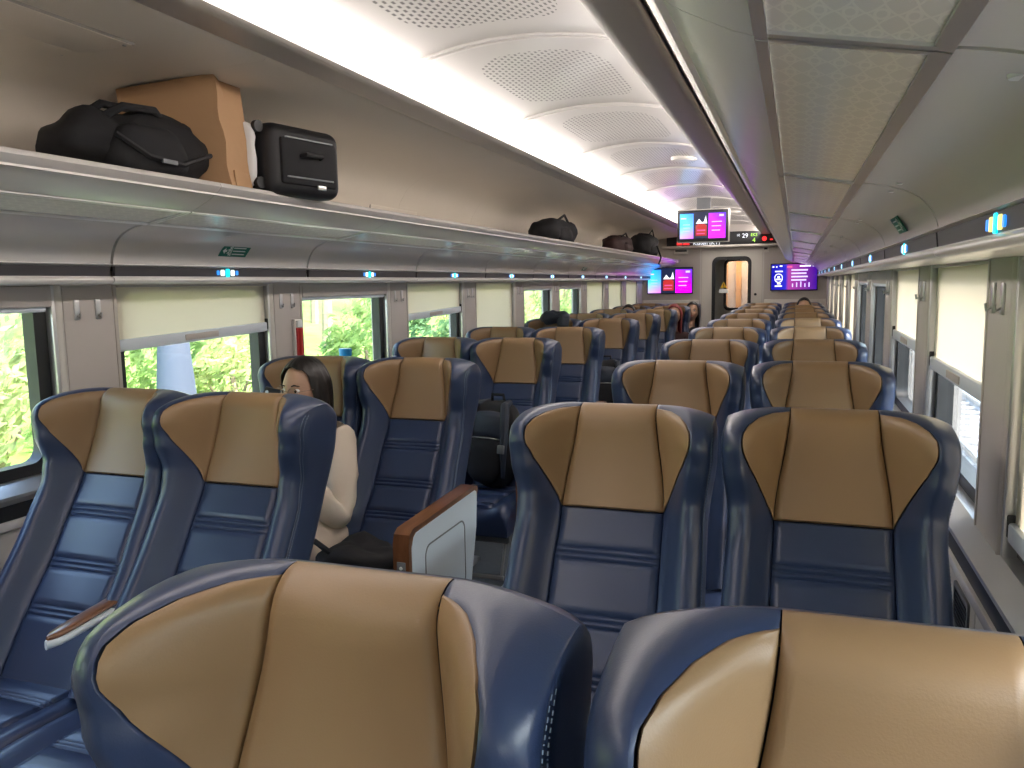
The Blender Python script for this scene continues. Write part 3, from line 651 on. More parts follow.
# led board above the door
e = empty('led_board', (-.95, Y1-.16, 2.0)); b = MB(); b.box(-.98, .80, 0, .16, .04, .235, .008); b.build('housing', M['black'], e)
b = MB(); b.box(-1.05, .9, -.03, .16, .005, .04, .01); b.build('shelf', M['white'], e)
text('Klaten (KT)', .085, (-.37, -.003, .075), M['e_text'], e); 
b = MB(); b.box(-.82, -.74, -.003, 0, .055, .10); b.box(-.72, -.63, -.003, 0, .055, .10); b.build('red_blocks', M['e_red'], e)
text('29', .09, (.20, -.003, .165), M['e_text'], e); text('10', .05, (.10, -.003, .175), M['e_text'], e)
text('EKS', .06, (.33, -.003, .175), M['e_green'], e); text('4', .09, (.33, -.003, .095), M['e_green'], e)
b = MB(); b.cyl((.48, -.002, .115), .035, .006, 'y', 14); b.box(.56, .60, -.003, 0, .09, .11); b.build('red_lamp', M['e_red'], e)
tag(e, 'black message board with lit letters above the end door', 'display board')
e = empty('ceiling_bulkhead', (0, 0, 0)); bpy.data.objects.remove(e)
for nm_, xx, zz, ww, lab in (('notice_box', -1.72, 1.955, .22, 'small white notice box with dark label left above the end door'), ('security_camera', -.45, 1.955, .09, 'small white security camera right above the end door')):
    e = empty(nm_, (xx, Y1-.05, zz)); b = MB(); b.box(-ww/2, ww/2, 0, .05, -.04, .04, .006); b.build('body', M['white'], e)
    b = MB(); b.box(-ww/2+.02, ww/2-.02, -.004, 0, .0, .03, .001); b.build('dark_label', M['black'], e); tag(e, lab, 'box' if 'box' in nm_ else 'camera')

# ------------------------------------------------------------------ the seat
LB = .87
path = [(-.41, .40), (-.30, .58), (-.205, .71), (-.125, .84), (-.06, .95), (-.018, 1.08), (0, 1.205)]
pl = [Vector((0, y, z)) for y, z in path]
def cat(p0, p1, p2, p3, t): return .5*((2*p1)+(p2-p0)*t+(2*p0-5*p1+4*p2-p3)*t*t+(3*p1-p0-3*p2+p3)*t**3)
fine = []
for i in range(len(pl)-1):
    a = pl[max(i-1, 0)]; d = pl[min(i+2, len(pl)-1)]
    for k in range(8): fine.append(cat(a, pl[i], pl[i+1], d, k/8))
fine.append(pl[-1]); acc = [0]
for i in range(1, len(fine)): acc.append(acc[-1]+(fine[i]-fine[i-1]).length)
TOT = acc[-1]
def along(u):               # u = distance below the top edge
    h = TOT-u
    if h <= 0: i = 0
    elif h >= TOT: i = len(fine)-2
    else: i = max(j for j in range(len(acc)-1) if acc[j] <= h)
    t = (h-acc[i])/(acc[i+1]-acc[i]); p = fine[i].lerp(fine[i+1], t); d = (fine[i+1]-fine[i]).normalized()
    return p, Vector((0, -d.z, d.y))
def tab(x, pts):
    if x <= pts[0][0]: return pts[0][1]
    for (a, fa), (b_, fb) in zip(pts, pts[1:]):
        if x <= b_: t = (x-a)/(b_-a); t = t*t*(3-2*t) if 1 else t; return fa+(fb-fa)*t
    return pts[-1][1]
UT = .262
def W_(u): return tab(u, [(0, .095), (UT, .125), (.5, .128), (.9, .135)])
def XO(u): return tab(u, [(0, .236), (.05, .240), (.10, .239), (.27, .224), (.42, .228), (.6, .236), (.9, .24)])
def FF(u): 
    if u < .085: return .045+.092*math.sqrt(max(0, 1-(1-u/.085)**2))
    return tab(u, [(.085, .137), (.15, .122), (.25, .082), (.34, .066), (.6, .066), (.9, .08)])
SBP = [(.0095, .0), (.013, .40), (.020, .66), (.032, .84), (.050, .94), (.075, .97), (.105, .93), (.145, .79), (.19, .54), (.23, .25), (UT, .0)]
def SB(u):
    P = SBP
    if u <= P[0][0] or u >= P[-1][0]: return 0
    i = max(j for j in range(len(P)-1) if P[j][0] <= u); t = (u-P[i][0])/(P[i+1][0]-P[i][0]); return P[i][1]+(P[i+1][1]-P[i][1])*t
TH = .10
def P3(x, f, u):
    ax = min(1, abs(x)/.246); drop = .030*max(0, (ax-.35)/.65)**3; ue = u+drop*max(0, 1-u/.3)
    p, nrm = along(ue); g = 1; rr = .045
    if u < rr: g = math.sqrt(max(0, 1-(1-max(u, 0)/rr)**2))
    return p, nrm, g, x, f
def pos(x, f, u, mid=None):
    p, nrm, g, x, f = P3(x, f, u)
    m = -TH*.5 if mid is None else mid
    return p+Vector((x, 0, 0))+nrm*(m+(f-m)*g)
def sect(u, key, s):         # half section, x > 0
    w_, xo, F = W_(u), XO(u), FF(u); xc = xo-.040
    if key == 'ramp':
        t = s; f = F*(.35*t+.65*t*t*(3-2*t)); return w_+(xc-w_)*t, f, (f-TH)*.5
    if key == 'crest': a = R(90*s); return xc+.040*math.sin(a), F-.030*(1-math.cos(a)), (F-TH)*.5
    if key == 'side': return xo, (F-.030)+((-TH+.03)-(F-.030))*s, (F-TH)*.5
    if key == 'backarc': a = R(90*s); return xo-.03*(1-math.cos(a)), -TH+.03-.03*math.sin(a), (F-TH)*.5
def grid_part(rows, cols, fn):
    b = MB(); n = len(cols); vs = [fn(r, c, i, j) for i, r in enumerate(rows) for j, c in enumerate(cols)]
    b.add(vs, [(i*n+j, i*n+j+1, (i+1)*n+j+1, (i+1)*n+j) for i in range(len(rows)-1) for j in range(n-1)]); return b
def lin(a, b_, n): return [a+(b_-a)*i/n for i in range(n+1)]
GR = .007
def edge_cols(n): return [0, .03]+lin(.08, .92, n)+[.97, 1]
toprow = [0, .0015, .005, .011, .019, .029, .045]
def seat_meshes():
    out = {}
    # tan head panel, folding over the top
    rows = [('b', .05), ('b', .045), ('b', .03), ('b', .015), ('b', .006)]+[('f', u) for u in toprow]+[('f', u) for u in lin(.07, UT-.012, 9)]+[('f', UT-.004), ('f', UT-.0008)]
    cols = edge_cols(10)
    def fn(r, c, i, j):
        s, u = r; w_ = W_(u)-.0008; x = (c*2-1)*w_; d = GR if j in (0, len(cols)-1) or i in (0, len(rows)-1) else 0
        if s == 'b': return pos(x, -TH-.004+d, u)
        return pos(x, .004+.006*(1-(c*2-1)**2)-d*1.3, u)
    out['head_panel'] = grid_part(rows, cols, fn)
    # blue pleated back panel
    rws = [UT+.0008, UT+.005, UT+.02]; pleat = {}
    for c in (.378, .535, .672):
        rws += [c-.06, c-.035]
        for k in (-1, 0, 1):
            m_ = c+k*.015; rws += [m_-.0065, m_-.003, m_, m_+.003, m_+.0065]; pleat[round(m_, 4)] = .0055
            for q in (-.003, .003): pleat[round(m_+q, 4)] = .0035
        rws += [c+.035]
    rws += [.75, .80, .84, .87]; rws = sorted(set(round(x, 4) for x in rws))
    def fn2(r, c, i, j):
        w_ = W_(r)-.0008; x = (c*2-1)*w_; d = GR*1.3 if j in (0, len(cols)-1) or i == 0 else 0
        return pos(x, .004+.004*(1-(c*2-1)**2)-max(d, pleat.get(r, 0)), r)
    out['back_panel'] = grid_part(rws, cols, fn2)
    for sg in (1, -1):
        # tan wing
        rows = [.0096, .0105, .0115, .013, .016, .020, .026, .032, .038]+lin(.05, UT-.02, 12)+[UT-.008, UT-.002]; cc = edge_cols(7)
        def fn3(r, c, i, j, sg=sg, cc=cc, rows=rows):
            sb = SB(r); s = c*sb; x, f, mid = sect(r, 'ramp', s)
            x = x+.0008*(1-c)-.0008*c*(sb > .02); d = GR*1.2 if j in (0, len(cc)-1) or i in (0, len(rows)-1) else 0
            puff = .006*math.sin(math.pi*c)
            return pos(sg*x, f+puff-d, r, mid if f > .0 else None)
        out['head_wing', sg] = grid_part(rows, cc, fn3)
        rows = toprow[:2]+[.005, .008, .0095, .0105, .0115, .013, .016, .020, .026, .032, .038]+lin(.05, UT-.02, 12)+[UT-.008, UT-.002, UT+.01, .29, .32, .36, .4, .45, .5, .55, .6, .65, .7, .76, .82, .87]
        cl = [('ramp', 0), ('ramp', .03)]+[('ramp', t) for t in lin(.1, 1, 7)]+[('crest', t) for t in lin(.2, 1, 4)]+[('side', t) for t in (.04, .08, .12, .3, .55, .8, 1)]+[('backarc', t) for t in lin(.33, 1, 2)]
        def fn4(r, c, i, j, sg=sg):
            k, s = c; sb = SB(r) if .0105 <= r <= UT else 0; d = 0
            if k == 'ramp':
                if j == 0: d = GR*1.2
                s = sb+(1-sb)*s
            x, f, mid = sect(r, k, s)
            if k == 'ramp' and j == 0: x += .0008
            if k == 'side' and abs(s-.08) < .001 and r > .02: x -= .004
            return pos(sg*x, f-d, r, mid)
        out['side_wing', sg] = grid_part(rows, cl, fn4)
        # stitching dashes
        b = MB(); u = .03
        while u < .8:
            for off in (.035, .125):
                pts = []
                for q in (0, .004):
                    x, f, mid = sect(u+q, 'side', off); pts.append(pos(sg*(x+.0006), f, u+q, mid))
                b.tube(pts, .0007, 3)
            u += .0075
        out['stitching', sg] = b
    rows = toprow+lin(.07, .87, 14)
    cb = lin(-1, 1, 24)
    def shellpt(r, c, i, j):
        x = abs(c)*(XO(r)-.03); w_, xc, F = W_(r), XO(r)-.04, FF(r); t = min(1, max(0, (x-w_)/(xc-w_)))
        f = F*(.35*t+.65*t*t*(3-2*t)); return pos(math.copysign(x, c), -TH, r, (f-TH)*.5)
    out['back_shell'] = grid_part(rows, cb, shellpt)
    # cushion
    b = MB()
    def cush(xn, yn):       # returns z
        return .452+.025*abs(xn)**3
    ys = [-.345, -.35]+lin(-.37, -.80, 10)+[-.83, -.85, -.862, -.866]
    def fz(y):
        t = max(0, (-y-.80)/.066); return .455-.055*(1-math.sqrt(max(0, 1-t*t)))-.02*max(0, (y+.60)/.26) if t <= 1 else .3
    xs = [-1, -.985, -.95, -.88]+lin(-.8, .8, 12)+[.88, .95, .985, 1]
    def fc(y, x, i, j):
        ed = abs(x); g = math.sqrt(max(0, 1-max(0, (ed-.88)/.12)**2))
        sd = .022*min(1, max(0, (ed-.56)/.2)); gr = .008 if abs(ed-.6) < .06 and 0 else 0
        return Vector((x*.232, y, fz(y)+sd-gr-.05*(1-g)))
    gp = grid_part(ys, xs, fc); b.v = gp.v; b.f = gp.f; n = len(xs); base = (len(ys)-1)*n; k = len(b.v)
    b.v += [(b.v[base+j][0], -.862, .34) for j in range(n)]; b.f += [(base+j, base+j+1, k+j+1, k+j) for j in range(n-1)]
    for e_ in (0, n-1):
        k = len(b.v); col_ = [i*n+e_ for i in range(len(ys))]; b.v += [(b.v[i][0], max(b.v[i][1], -.862), .34) for i in col_]
        b.f += [(col_[i], col_[i+1], k+i+1, k+i) for i in range(len(col_)-1)]
    b.box(-.23, .23, -.86, -.35, .33, .36, .008)
    out['seat_cushion'] = b
    rws = []; pleat = {}
    for c in (-.46, -.60, -.74):
        for m_ in (c-.015, c, c+.015):
            rws += [m_-.0065, m_-.003, m_, m_+.003, m_+.0065]; pleat[round(m_, 4)] = .006; pleat[round(m_-.003, 4)] = .004; pleat[round(m_+.003, 4)] = .004
    rws += [-.35, -.354, -.40, -.52, -.54, -.66, -.68, -.79, -.81, -.815]; rws = sorted(set(round(x, 4) for x in rws), reverse=True); cc = edge_cols(8)
    out['cushion_panel'] = grid_part(rws, cc, lambda y, c, i, j: Vector(((c*2-1)*.138, y, fz(y)+.012+.003*(1-(c*2-1)**2)-(.012 if j in (0, len(cc)-1) or i in (0, len(rws)-1) else pleat.get(y, 0)))))
    return {k: v.mesh(k if isinstance(k, str) else k[0], True, 60) for k, v in out.items()}
SM = seat_meshes()
def box_mesh(*a, **k): b = MB(); b.box(*a, **k); return b.mesh('part')
def armrest_meshes():
    b = MB(); n = 14; vs = []
    # tapered arm, wood upper face over a metal underside
    top, und = MB(), MB()
    def sec(b, y0, y1, z0, z1, wd, th, tip):
        rings = []
        for i in range(15):
            t = i/14; y = y0+(y1-y0)*t; wf = wd*(1 if t > .14 else math.sqrt(max(0.02, 1-(1-t/.14)**2))); zc = z0+(z1-z0)*t
            rings.append([(wf*math.cos(R(a)), y, zc+th*(abs(math.sin(R(a)))**.6)*math.copysign(1, math.sin(R(a)))) for a in range(0, 360, 30)])
        m = 12; vs = [p for r_ in rings for p in r_]
        b.add(vs, [(i*m+j, i*m+(j+1) % m, (i+1)*m+(j+1) % m, (i+1)*m+j) for i in range(14) for j in range(m)]+[tuple(range(m)), tuple(14*m+j for j in range(m))])
    sec(top, -.50, -.13, .655, .69, .024, .007, 1); sec(und, -.505, -.13, .640, .668, .027, .012, 1)
    return top.mesh('t', True, 50), und.mesh('u', True, 50)
ARM_T, ARM_U = armrest_meshes()
def console_meshes(sg):      # sg: which side the panel faces (+1 = +x)
    o = {}
    prof = []                # (y, z) outline of the console side
    pts = [(-.735, .30), (-.735, .66), (-.725, .69), (-.70, .705), (-.16, .72), (-.13, .71), (-.125, .69), (-.14, .55), (-.20, .36), (-.25, .30)]
    def slab(pts, x0, x1):
        b = MB(); n = len(pts); b.add([(x, y, z) for x in (x0, x1) for y, z in pts], [tuple(range(n)), tuple(range(n, 2*n))]+[(i, (i+1) % n, n+(i+1) % n, n+i) for i in range(n)]); return b
    ins = [(-.715, .30), (-.715, .645), (-.70, .675), (-.68, .687), (-.16, .700), (-.145, .69), (-.142, .67), (-.155, .55), (-.21, .36), (-.26, .30)]
    o['core'] = slab(ins, -.026, .026).mesh('c', False)
    # wood band all round the outline, front and top
    outl = pts[:7]; inl = ins[:7]; b = MB(); n = 7
    b.add([(x, y, z) for x in (-.029, .029) for y, z in outl]+[(x, y, z) for x in (-.029, .029) for y, z in inl],
          [(i, i+1, n+i+1, n+i) for i in range(n-1)]+[(2*n+i, 2*n+i+1, 3*n+i+1, 3*n+i) for i in range(n-1)]+[(i, i+1, 2*n+i+1, 2*n+i) for i in range(n-1)]+[(n+i, n+i+1, 3*n+i+1, 3*n+i) for i in range(n-1)]+[(0, n, 3*n, 2*n), (n-1, 2*n-1, 4*n-1, 3*n-1)])
    o['wood_edge'] = b.mesh('w', True, 40)
    sh = slab([(y, z) for y, z in ins], min(sg*.026, sg*.031), max(sg*.026, sg*.031)); o['side_panel'] = sh.mesh('s', False)
    b = MB(); ring_prism(b, rrect(-.62, -.27, .36, .62, .04), rrect(-.614, -.276, .366, .614, .036), min(sg*.031, sg*.0325), max(sg*.031, sg*.0325), 'yz'); o['table_lid_seam'] = b.mesh('l')
    b = MB(); b.box(min(sg*.031, sg*.037), max(sg*.031, sg*.037), -.40, -.33, .385, .405, .003); o['latch'] = b.mesh('k')
    b = MB(); b.box(-.016, .016, -.738, -.733, .52, .60, .002); o['socket_plate'] = b.mesh('p')
    b = MB(); b.cyl((0, -.739, .58), .006, .003, 'y', 10); b.cyl((0, -.739, .55), .006, .003, 'y', 10); o['socket'] = b.mesh('q')
    return o
CON = {1: console_meshes(1), -1: console_meshes(-1)}
legm = box_mesh(-.02, .02, -.02, .02, 0, .31, bev=.004); basem = box_mesh(-.225, .225, -.82, -.33, .29, .335, bev=.01)
footm = box_mesh(-.03, .03, -.72, -.30, 0, .03, bev=.008)
barm = MB(); barm.tube([(-.21, -.86, .14), (.21, -.86, .14)], .012, 8); barm.tube([(-.2, -.80, .30), (-.2, -.86, .14)], .008, 6); barm.tube([(.2, -.80, .30), (.2, -.86, .14)], .008, 6); barm = barm.mesh('b')
rear_pocket = box_mesh(-.17, .17, -.175, -.155, .55, .80, bev=.008)
def make_seat(block, aisle):
    """block -1 left / +1 right of the aisle; aisle: is this the aisle seat"""
    e = empty('train_seat')
    L = lambda n, me, m, p=e: link_mesh(n, me, M[m], p)
    L('head_panel', SM['head_panel'], 'tan'); L('back_panel', SM['back_panel'], 'blue'); L('back_shell', SM['back_shell'], 'blue')
    for sg in (1, -1):
        L('head_wing', SM['head_wing', sg], 'tan'); sw = L('side_wing', SM['side_wing', sg], 'blue'); st = L('stitching', SM['stitching', sg], 'thread', sw); st['kind'] = 'stuff'
    c = L('seat_cushion', SM['seat_cushion'], 'blue'); L('cushion_panel', SM['cushion_panel'], 'blue', c)
    b_ = L('base_frame', basem, 'greyp')
    for x in (-.16, .16):
        q = L('leg', legm, 'greyp'); q.location = (x, -.5, 0); q = L('foot', footm, 'steel'); q.location = (x, 0, 0)
    L('footrest_bar', barm, 'steel')
    if aisle:
        ad = block*.0       # aisle seat: middle armrest on the far side from the aisle
        mx = block*.249
        top = L('armrest', ARM_U, 'plast'); top.location = (mx, 0, 0); t = L('armrest_top', ARM_T, 'wood', top)
        cx = -block*.262; sg = -block; cm = CON[1 if sg > 0 else -1]
        q = L('armrest_console', cm['core'], 'plast'); q.location = (cx, 0, 0)
        for k, m_ in (('wood_edge', 'wood'), ('side_panel', 'plast'), ('table_lid_seam', 'greyp'), ('latch', 'wood'), ('socket_plate', 'greyp'), ('socket', 'signw')): link_mesh(k, cm[k], M[m_], q)
    else:
        mx = block*.262
        top = L('armrest', ARM_U, 'plast'); top.location = (mx, 0, 0); L('armrest_top', ARM_T, 'wood', top)
    return e
protos = {(s, a): make_seat(s, a) for s in (-1, 1) for a in (True, False)}
trees = {k: tree(v) for k, v in protos.items()}
used = set(); SEAT = {}
rows_l = [1.89+1.17*i for i in range(9)]; rows_l[1] = 3.01; rows_l[2] = 4.24; rows_l[3] = 5.33; rows_l[4] = 6.62
rows_r = [.675]+[1.95+1.165*i for i in range(9)]
special = {(-1, 1, False): 'where the woman sits', (-1, 1, True): 'beside the woman', (-1, 2, True): 'with backpack', (1, 0, True): 'nearest', (1, 0, False): 'nearest'}
for side, rows, xa, xw in ((-1, rows_l, -1.46, -1.94), (1, rows_r, -.414, .09)):
    for i, y in enumerate(rows):
        for a in (True, False):
            k = (side, a); o = protos[k] if k not in used else copy_tree(trees[k]); used.add(k)
            o.location = ((xa if a else xw)+{(1, 0, True): -.013, (-1, 0, False): .03}.get((side, i, a), 0), {(1, 0, True): .695, (1, 0, False): .70}.get((side, i, a), y), 0)
            if (side, i, a) == (1, 0, True): o.scale = (1.01, 1, .996)
            sp = special.get((side, i, a)); nm = 'left-hand' if side < 0 else 'right-hand'; pl_ = 'aisle' if a else 'window'
            lab = f'navy and tan wing-back {pl_} seat, {ords[i]} {nm} row'+(', '+sp if sp else ' from the camera')
            tag(o, lab, 'seat', f'seats of the {nm} block'); SEAT[side, i, a] = o
        # the fixed beam that both seats stand beside

# ------------------------------------------------------------------ luggage
def nz(amp, sc, seed=0):
    off = Vector((seed*3.1, seed*7.7, seed*1.3))
    def f(q, d): return q+d*(amp*noise.noise(q*sc+off)+amp*.5*noise.noise(q*sc*2.3+off))
    return f
def duffel():
    e = empty('duffel_bag', (-1.93, 2.0, 1.812)); e.rotation_euler = (0, 0, R(0))
    b = MB(); b.ell((0, 0, .108), (.14, .285, .108), 36, 22, lambda q, d: nz(.035, 7, 2)(Vector((q.x, q.y, q.z*(1-.25*max(0, -q.y/.31)))), d), p=.75); b.build('body', M['blackfab'], e, angle=180)
    b = MB(); b.ell((.10, -.05, .095), (.065, .14, .075), 20, 14, nz(.02, 9, 5), p=.7); b.build('front_pocket', M['blackfab'], e, angle=180)
    b = MB(); b.tube([(.06, -.16, .175), (.10, -.12, .21), (.10, 0, .22), (.06, .08, .20)], [.012]*4, 8); b.tube([(-.02, -.15, .19), (.0, -.1, .23), (.0, .02, .235), (-.02, .10, .21)], [.012]*4, 8); b.build('handle', M['blackfab'], e)
    b = MB(); b.tube([(.145, -.2, .12), (.165, -.1, .07), (.172, .03, .06), (.15, .18, .11)], .008, 6); b.build('strap', M['blackshell'], e)
    b = MB(); b.box(.172, .178, -.06, .0, .055, .068, .001); b.build('maker_mark', M['greyp'], e); tag(e, 'lumpy black duffel bag on the left-hand rack, nearest the camera', 'bag')
def paper_bag():
    e = empty('paper_bag', (-1.87, 2.275, 1.812)); e.rotation_euler = (0, R(-6), R(12))
    H = .36; x0, x1, y0, y1 = -.22, .12, -.075, .075
    outer = MB(); n = 10; lv = lin(0, H, n); ringp = []
    def pt(x, y, z): 
        q = Vector((x, y, z)); c = noise.noise(Vector((x*6, y*6, z*9)))*.012; return (x+c*(1 if x > 0 else -1), y+c*.7+(.02*(z/H) if y > 0 else -.015*(z/H)), z)
    per = [(x0, y0), (x0, 0), (x0, y1), (-.1, y1), (0, y1), (x1, y1), (x1, .0), (x1, y0), (0, y0), (-.1, y0)]; m = len(per)
    vs = []
    for z in lv:
        for i, (x, y) in enumerate(per):
            g = .022*(z/H) if i in (1, 6) else 0; vs.append(pt(x-g*(1 if x > 0 else -1), y, z))
    fs = [(i*m+j, i*m+(j+1) % m, (i+1)*m+(j+1) % m, (i+1)*m+j) for i in range(n) for j in range(m)]+[tuple(range(m))]
    outer.add(vs, fs); o = outer.build('body', M['kraft'], e, angle=20)
    md = o.modifiers.new('s', 'SOLIDIFY'); md.thickness = .002
    for s in (-.07, .085):
        b = MB(); b.tube([(-.11, s, H-.09), (-.11, s*.95, H+.02), (-.09, s*.8, H+.07), (-.03, s*.8, H+.075), (-.005, s*.95, H+.02), (-.005, s, H-.09)], .0045, 7); b.build('twisted_handle', M['kraft'], e)
    b = MB(); b.box(x1-.002, x1+.004, -.05, .05, .0, .06, .001); b.build('folded_flap', M['kraft'], e); tag(e, 'tall brown kraft paper bag standing between the black bags on the rack', 'bag')
    e = empty('white_bag', (-1.86, 2.375, 1.812)); e.rotation_euler = (0, 0, R(10)); b = MB(); b.ell((0, 0, .13), (.10, .022, .13), 20, 16, nz(.012, 14, 3), p=.6); b.build('body', M['paperw'], e, angle=180)
    b = MB(); b.tube([(.05, 0, .24), (.04, 0, .28), (0, 0, .28), (-.02, 0, .24)], .005, 6); b.build('handle', M['paperw'], e); tag(e, 'thin white bag squeezed between the paper bag and the black suitcase', 'bag')
def suitcase():
    e = empty('suitcase', (-1.86, 2.615, 1.812)); e.rotation_euler = (0, 0, R(-12))
    X, Y, Z = .19, .175, .26
    b = MB(); b.box(-X, X, -Y, Y, .012, Z, .045, seg=5); b.build('shell', M['blackshell'], e, angle=60)
    b = MB(); b.box(X-.012, X+.010, -Y+.04, Y-.04, .05, Z-.05, .01); b.build('front_pocket', M['blackfab'], e)
    b = MB()
    for zz in (.075, .21): b.tube([(X+.006, -Y+.06, zz), (X+.012, -Y+.065, zz), (X+.012, Y-.065, zz), (X+.006, Y-.06, zz)], .003, 6)
    b.build('zip', M['steel'], e)
    b = MB(); b.tube([(X, -.05, .15), (X+.03, -.04, .155), (X+.03, .04, .155), (X, .05, .15)], .008, 8); b.build('side_handle', M['blackshell'], e)
    b = MB(); b.tube([(-.05, Y, .16), (-.045, Y+.025, .16), (.045, Y+.025, .16), (.05, Y, .16)], .008, 8); b.build('top_handle', M['blackshell'], e)
    for sx in (-1, 1):
        for zz in (.05, .24):
            b = MB(); b.cyl((sx*.14, -Y-.012, zz), .02, .018, 'x', 16); b.build('wheel', M['black'], e)
    b = MB(); b.box(X+.008, X+.014, .03, .07, .04, .055, .001); b.build('maker_badge', M['alu'], e); tag(e, 'boxy black suitcase lying on the left-hand rack beside the paper bag', 'suitcase')
duffel(); paper_bag(); suitcase()
def lumpbag(name, loc, r, m, label, seed, strap=True):
    e = empty(name, loc); b = MB(); b.ell((0, 0, r[2]), r, 26, 18, nz(.03, 8, seed), p=.75); b.build('body', M[m], e, angle=180)
    b = MB(); b.ell((r[0]*.7, -.05, r[2]*.8), (r[0]*.4, r[1]*.5, r[2]*.6), 16, 12, nz(.02, 9, seed+2), p=.8); b.build('pocket', M[m], e, angle=180)
    if strap:
        b = MB(); b.tube([(r[0]*.6, -r[1]*.4, r[2]*1.8), (r[0]*.8, -r[1]*.1, r[2]*2.3), (r[0]*.7, r[1]*.3, r[2]*1.8)], .01, 6); b.build('handle', M['blackfab'], e)
    tag(e, label, 'bag')
lumpbag('travel_bag', (-1.92, 6.55, 1.812), (.13, .42, .105), 'blackfab', 'black travel bag midway along the left-hand rack', 11)
lumpbag('travel_bag', (-1.92, 9.1, 1.812), (.13, .45, .10), 'maroon', 'dark reddish bag far along the left-hand rack', 13)
lumpbag('travel_bag', (-1.88, 10.6, 1.812), (.14, .5, .15), 'blackfab', 'black bag with dangling strap at the far end of the left-hand rack', 15)
b = MB(); b.tube([(-1.70, 10.5, 1.95), (-1.64, 10.45, 1.80), (-1.66, 10.4, 1.72)], .012, 6); o = b.build('dangling_strap', M['blackfab'], bpy.data.objects['travel_bag.002']); o.matrix_parent_inverse = Matrix.Translation((1.88, -10.6, -1.812))
def backpack(loc, rz, rx, s, label):
    e = empty('backpack', loc); e.rotation_euler = (rx, 0, rz); e.scale = (s, s, s)
    b = MB(); b.ell((0, 0, .23), (.15, .10, .24), 30, 22, nz(.02, 8, 4), p=.72); b.build('body', M['blackfab'], e, angle=180)
    b = MB(); b.ell((0, -.095, .15), (.11, .05, .12), 22, 16, nz(.015, 10, 6), p=.7); b.build('front_pocket', M['blackfab'], e, angle=180)
    b = MB(); b.ell((0, -.075, .33), (.115, .045, .08), 20, 14, nz(.012, 10, 8), p=.7); b.build('upper_pocket', M['bluedark'], e, angle=180)
    for sx in (-1, 1):
        b = MB(); b.tube([(sx*.06, .02, .46), (sx*.10, -.09, .44), (sx*.13, -.13, .32), (sx*.135, -.13, .18), (sx*.12, -.09, .06)], [.018, .024, .024, .018, .010], 8); st = b.build('shoulder_strap', M['bluedark'], e)
        b = MB(); b.box(sx*.135-.02, sx*.135+.02, -.165, -.150, .19, .235, .004); b.build('buckle', M['greyp'], st)
    b = MB(); b.tube([(-.04, 0, .46), (-.035, -.01, .50), (.035, -.01, .50), (.04, 0, .46)], .009, 8); b.build('grab_handle', M['blackfab'], e)
    b = MB(); b.tube([(-.09, -.10, .26), (-.05, -.137, .265), (.05, -.137, .265), (.09, -.10, .26)], .0035, 6); b.build('zip', M['steel'], e); tag(e, label, 'backpack')
backpack((-1.46, 3.80, .462), R(-12), R(-10), .95, 'black backpack standing on the aisle seat behind the woman\'s row')
backpack((-1.40, 6.20, .462), R(8), R(-8), .92, 'dark backpack on an aisle seat farther down the left-hand block')
# black bag on the seat beside the woman
e = empty('shoulder_bag', (-1.46, 2.46, .465)); b = MB(); b.ell((0, 0, .06), (.15, .13, .06), 24, 16, nz(.03, 8, 9), p=.8); b.build('body', M['blackfab'], e, angle=180)
b = MB(); b.tube([(-.12, -.02, .08), (-.15, -.06, .13), (-.08, -.10, .12), (.05, -.12, .06)], .010, 8); b.build('strap', M['blackfab'], e); tag(e, 'slumped black shoulder bag on the seat beside the woman', 'bag')
# bundled jacket on the seat back
e = empty('bundled_jacket', (-1.90, 6.50, 1.17)); b = MB(); b.ell((0, 0, .045), (.13, .10, .05), 24, 14, nz(.035, 12, 21), p=.9); b.build('folds', M['bluedark'], e, angle=180)
b = MB(); b.ell((.09, -.06, .0), (.05, .05, .08), 14, 10, nz(.02, 12, 22)); b.build('sleeve', M['bluedark'], e, angle=180); tag(e, 'dark navy jacket bundled over a seat top by the left-hand windows', 'jacket')
# cup on the sill
e = empty('plastic_cup', (-2.295, 3.80, .897+.0)); b = MB(); b.tube([(0, 0, 0), (0, 0, .001), (0, 0, .26)], [.024, .026, .034], 18); b.build('cup', M['cup'], e)
b = MB(); b.tube([(0, 0, .255), (0, 0, .27)], [.036, .034], 18); b.build('lid', M['cup'], e); tag(e, 'bright blue bottle on the window sill behind the woman', 'bottle')
# emergency hammer box on the pillar behind the woman
e = empty('emergency_hammer', (SX(-1, INN-.004), 3.40, 1.26)); b = MB(); b.box(0, .02, -.03, .03, -.10, .085, .004); b.build('holder', M['champ'], e)
b = MB(); b.box(.02, .03, -.022, .022, .045, .078, .003); b.build('white_seal', M['signw'], e)
b = MB(); b.tube([(.03, 0, .04), (.03, 0, -.09)], [.012, .010], 10); hd = b.build('red_handle', M['red'], e)
b = MB(); b.box(.018, .028, -.024, .024, -.095, .042, .002); b.build('red_plate', M['red'], e); tag(e, 'red emergency hammer in a holder on the pillar behind the woman', 'hammer')

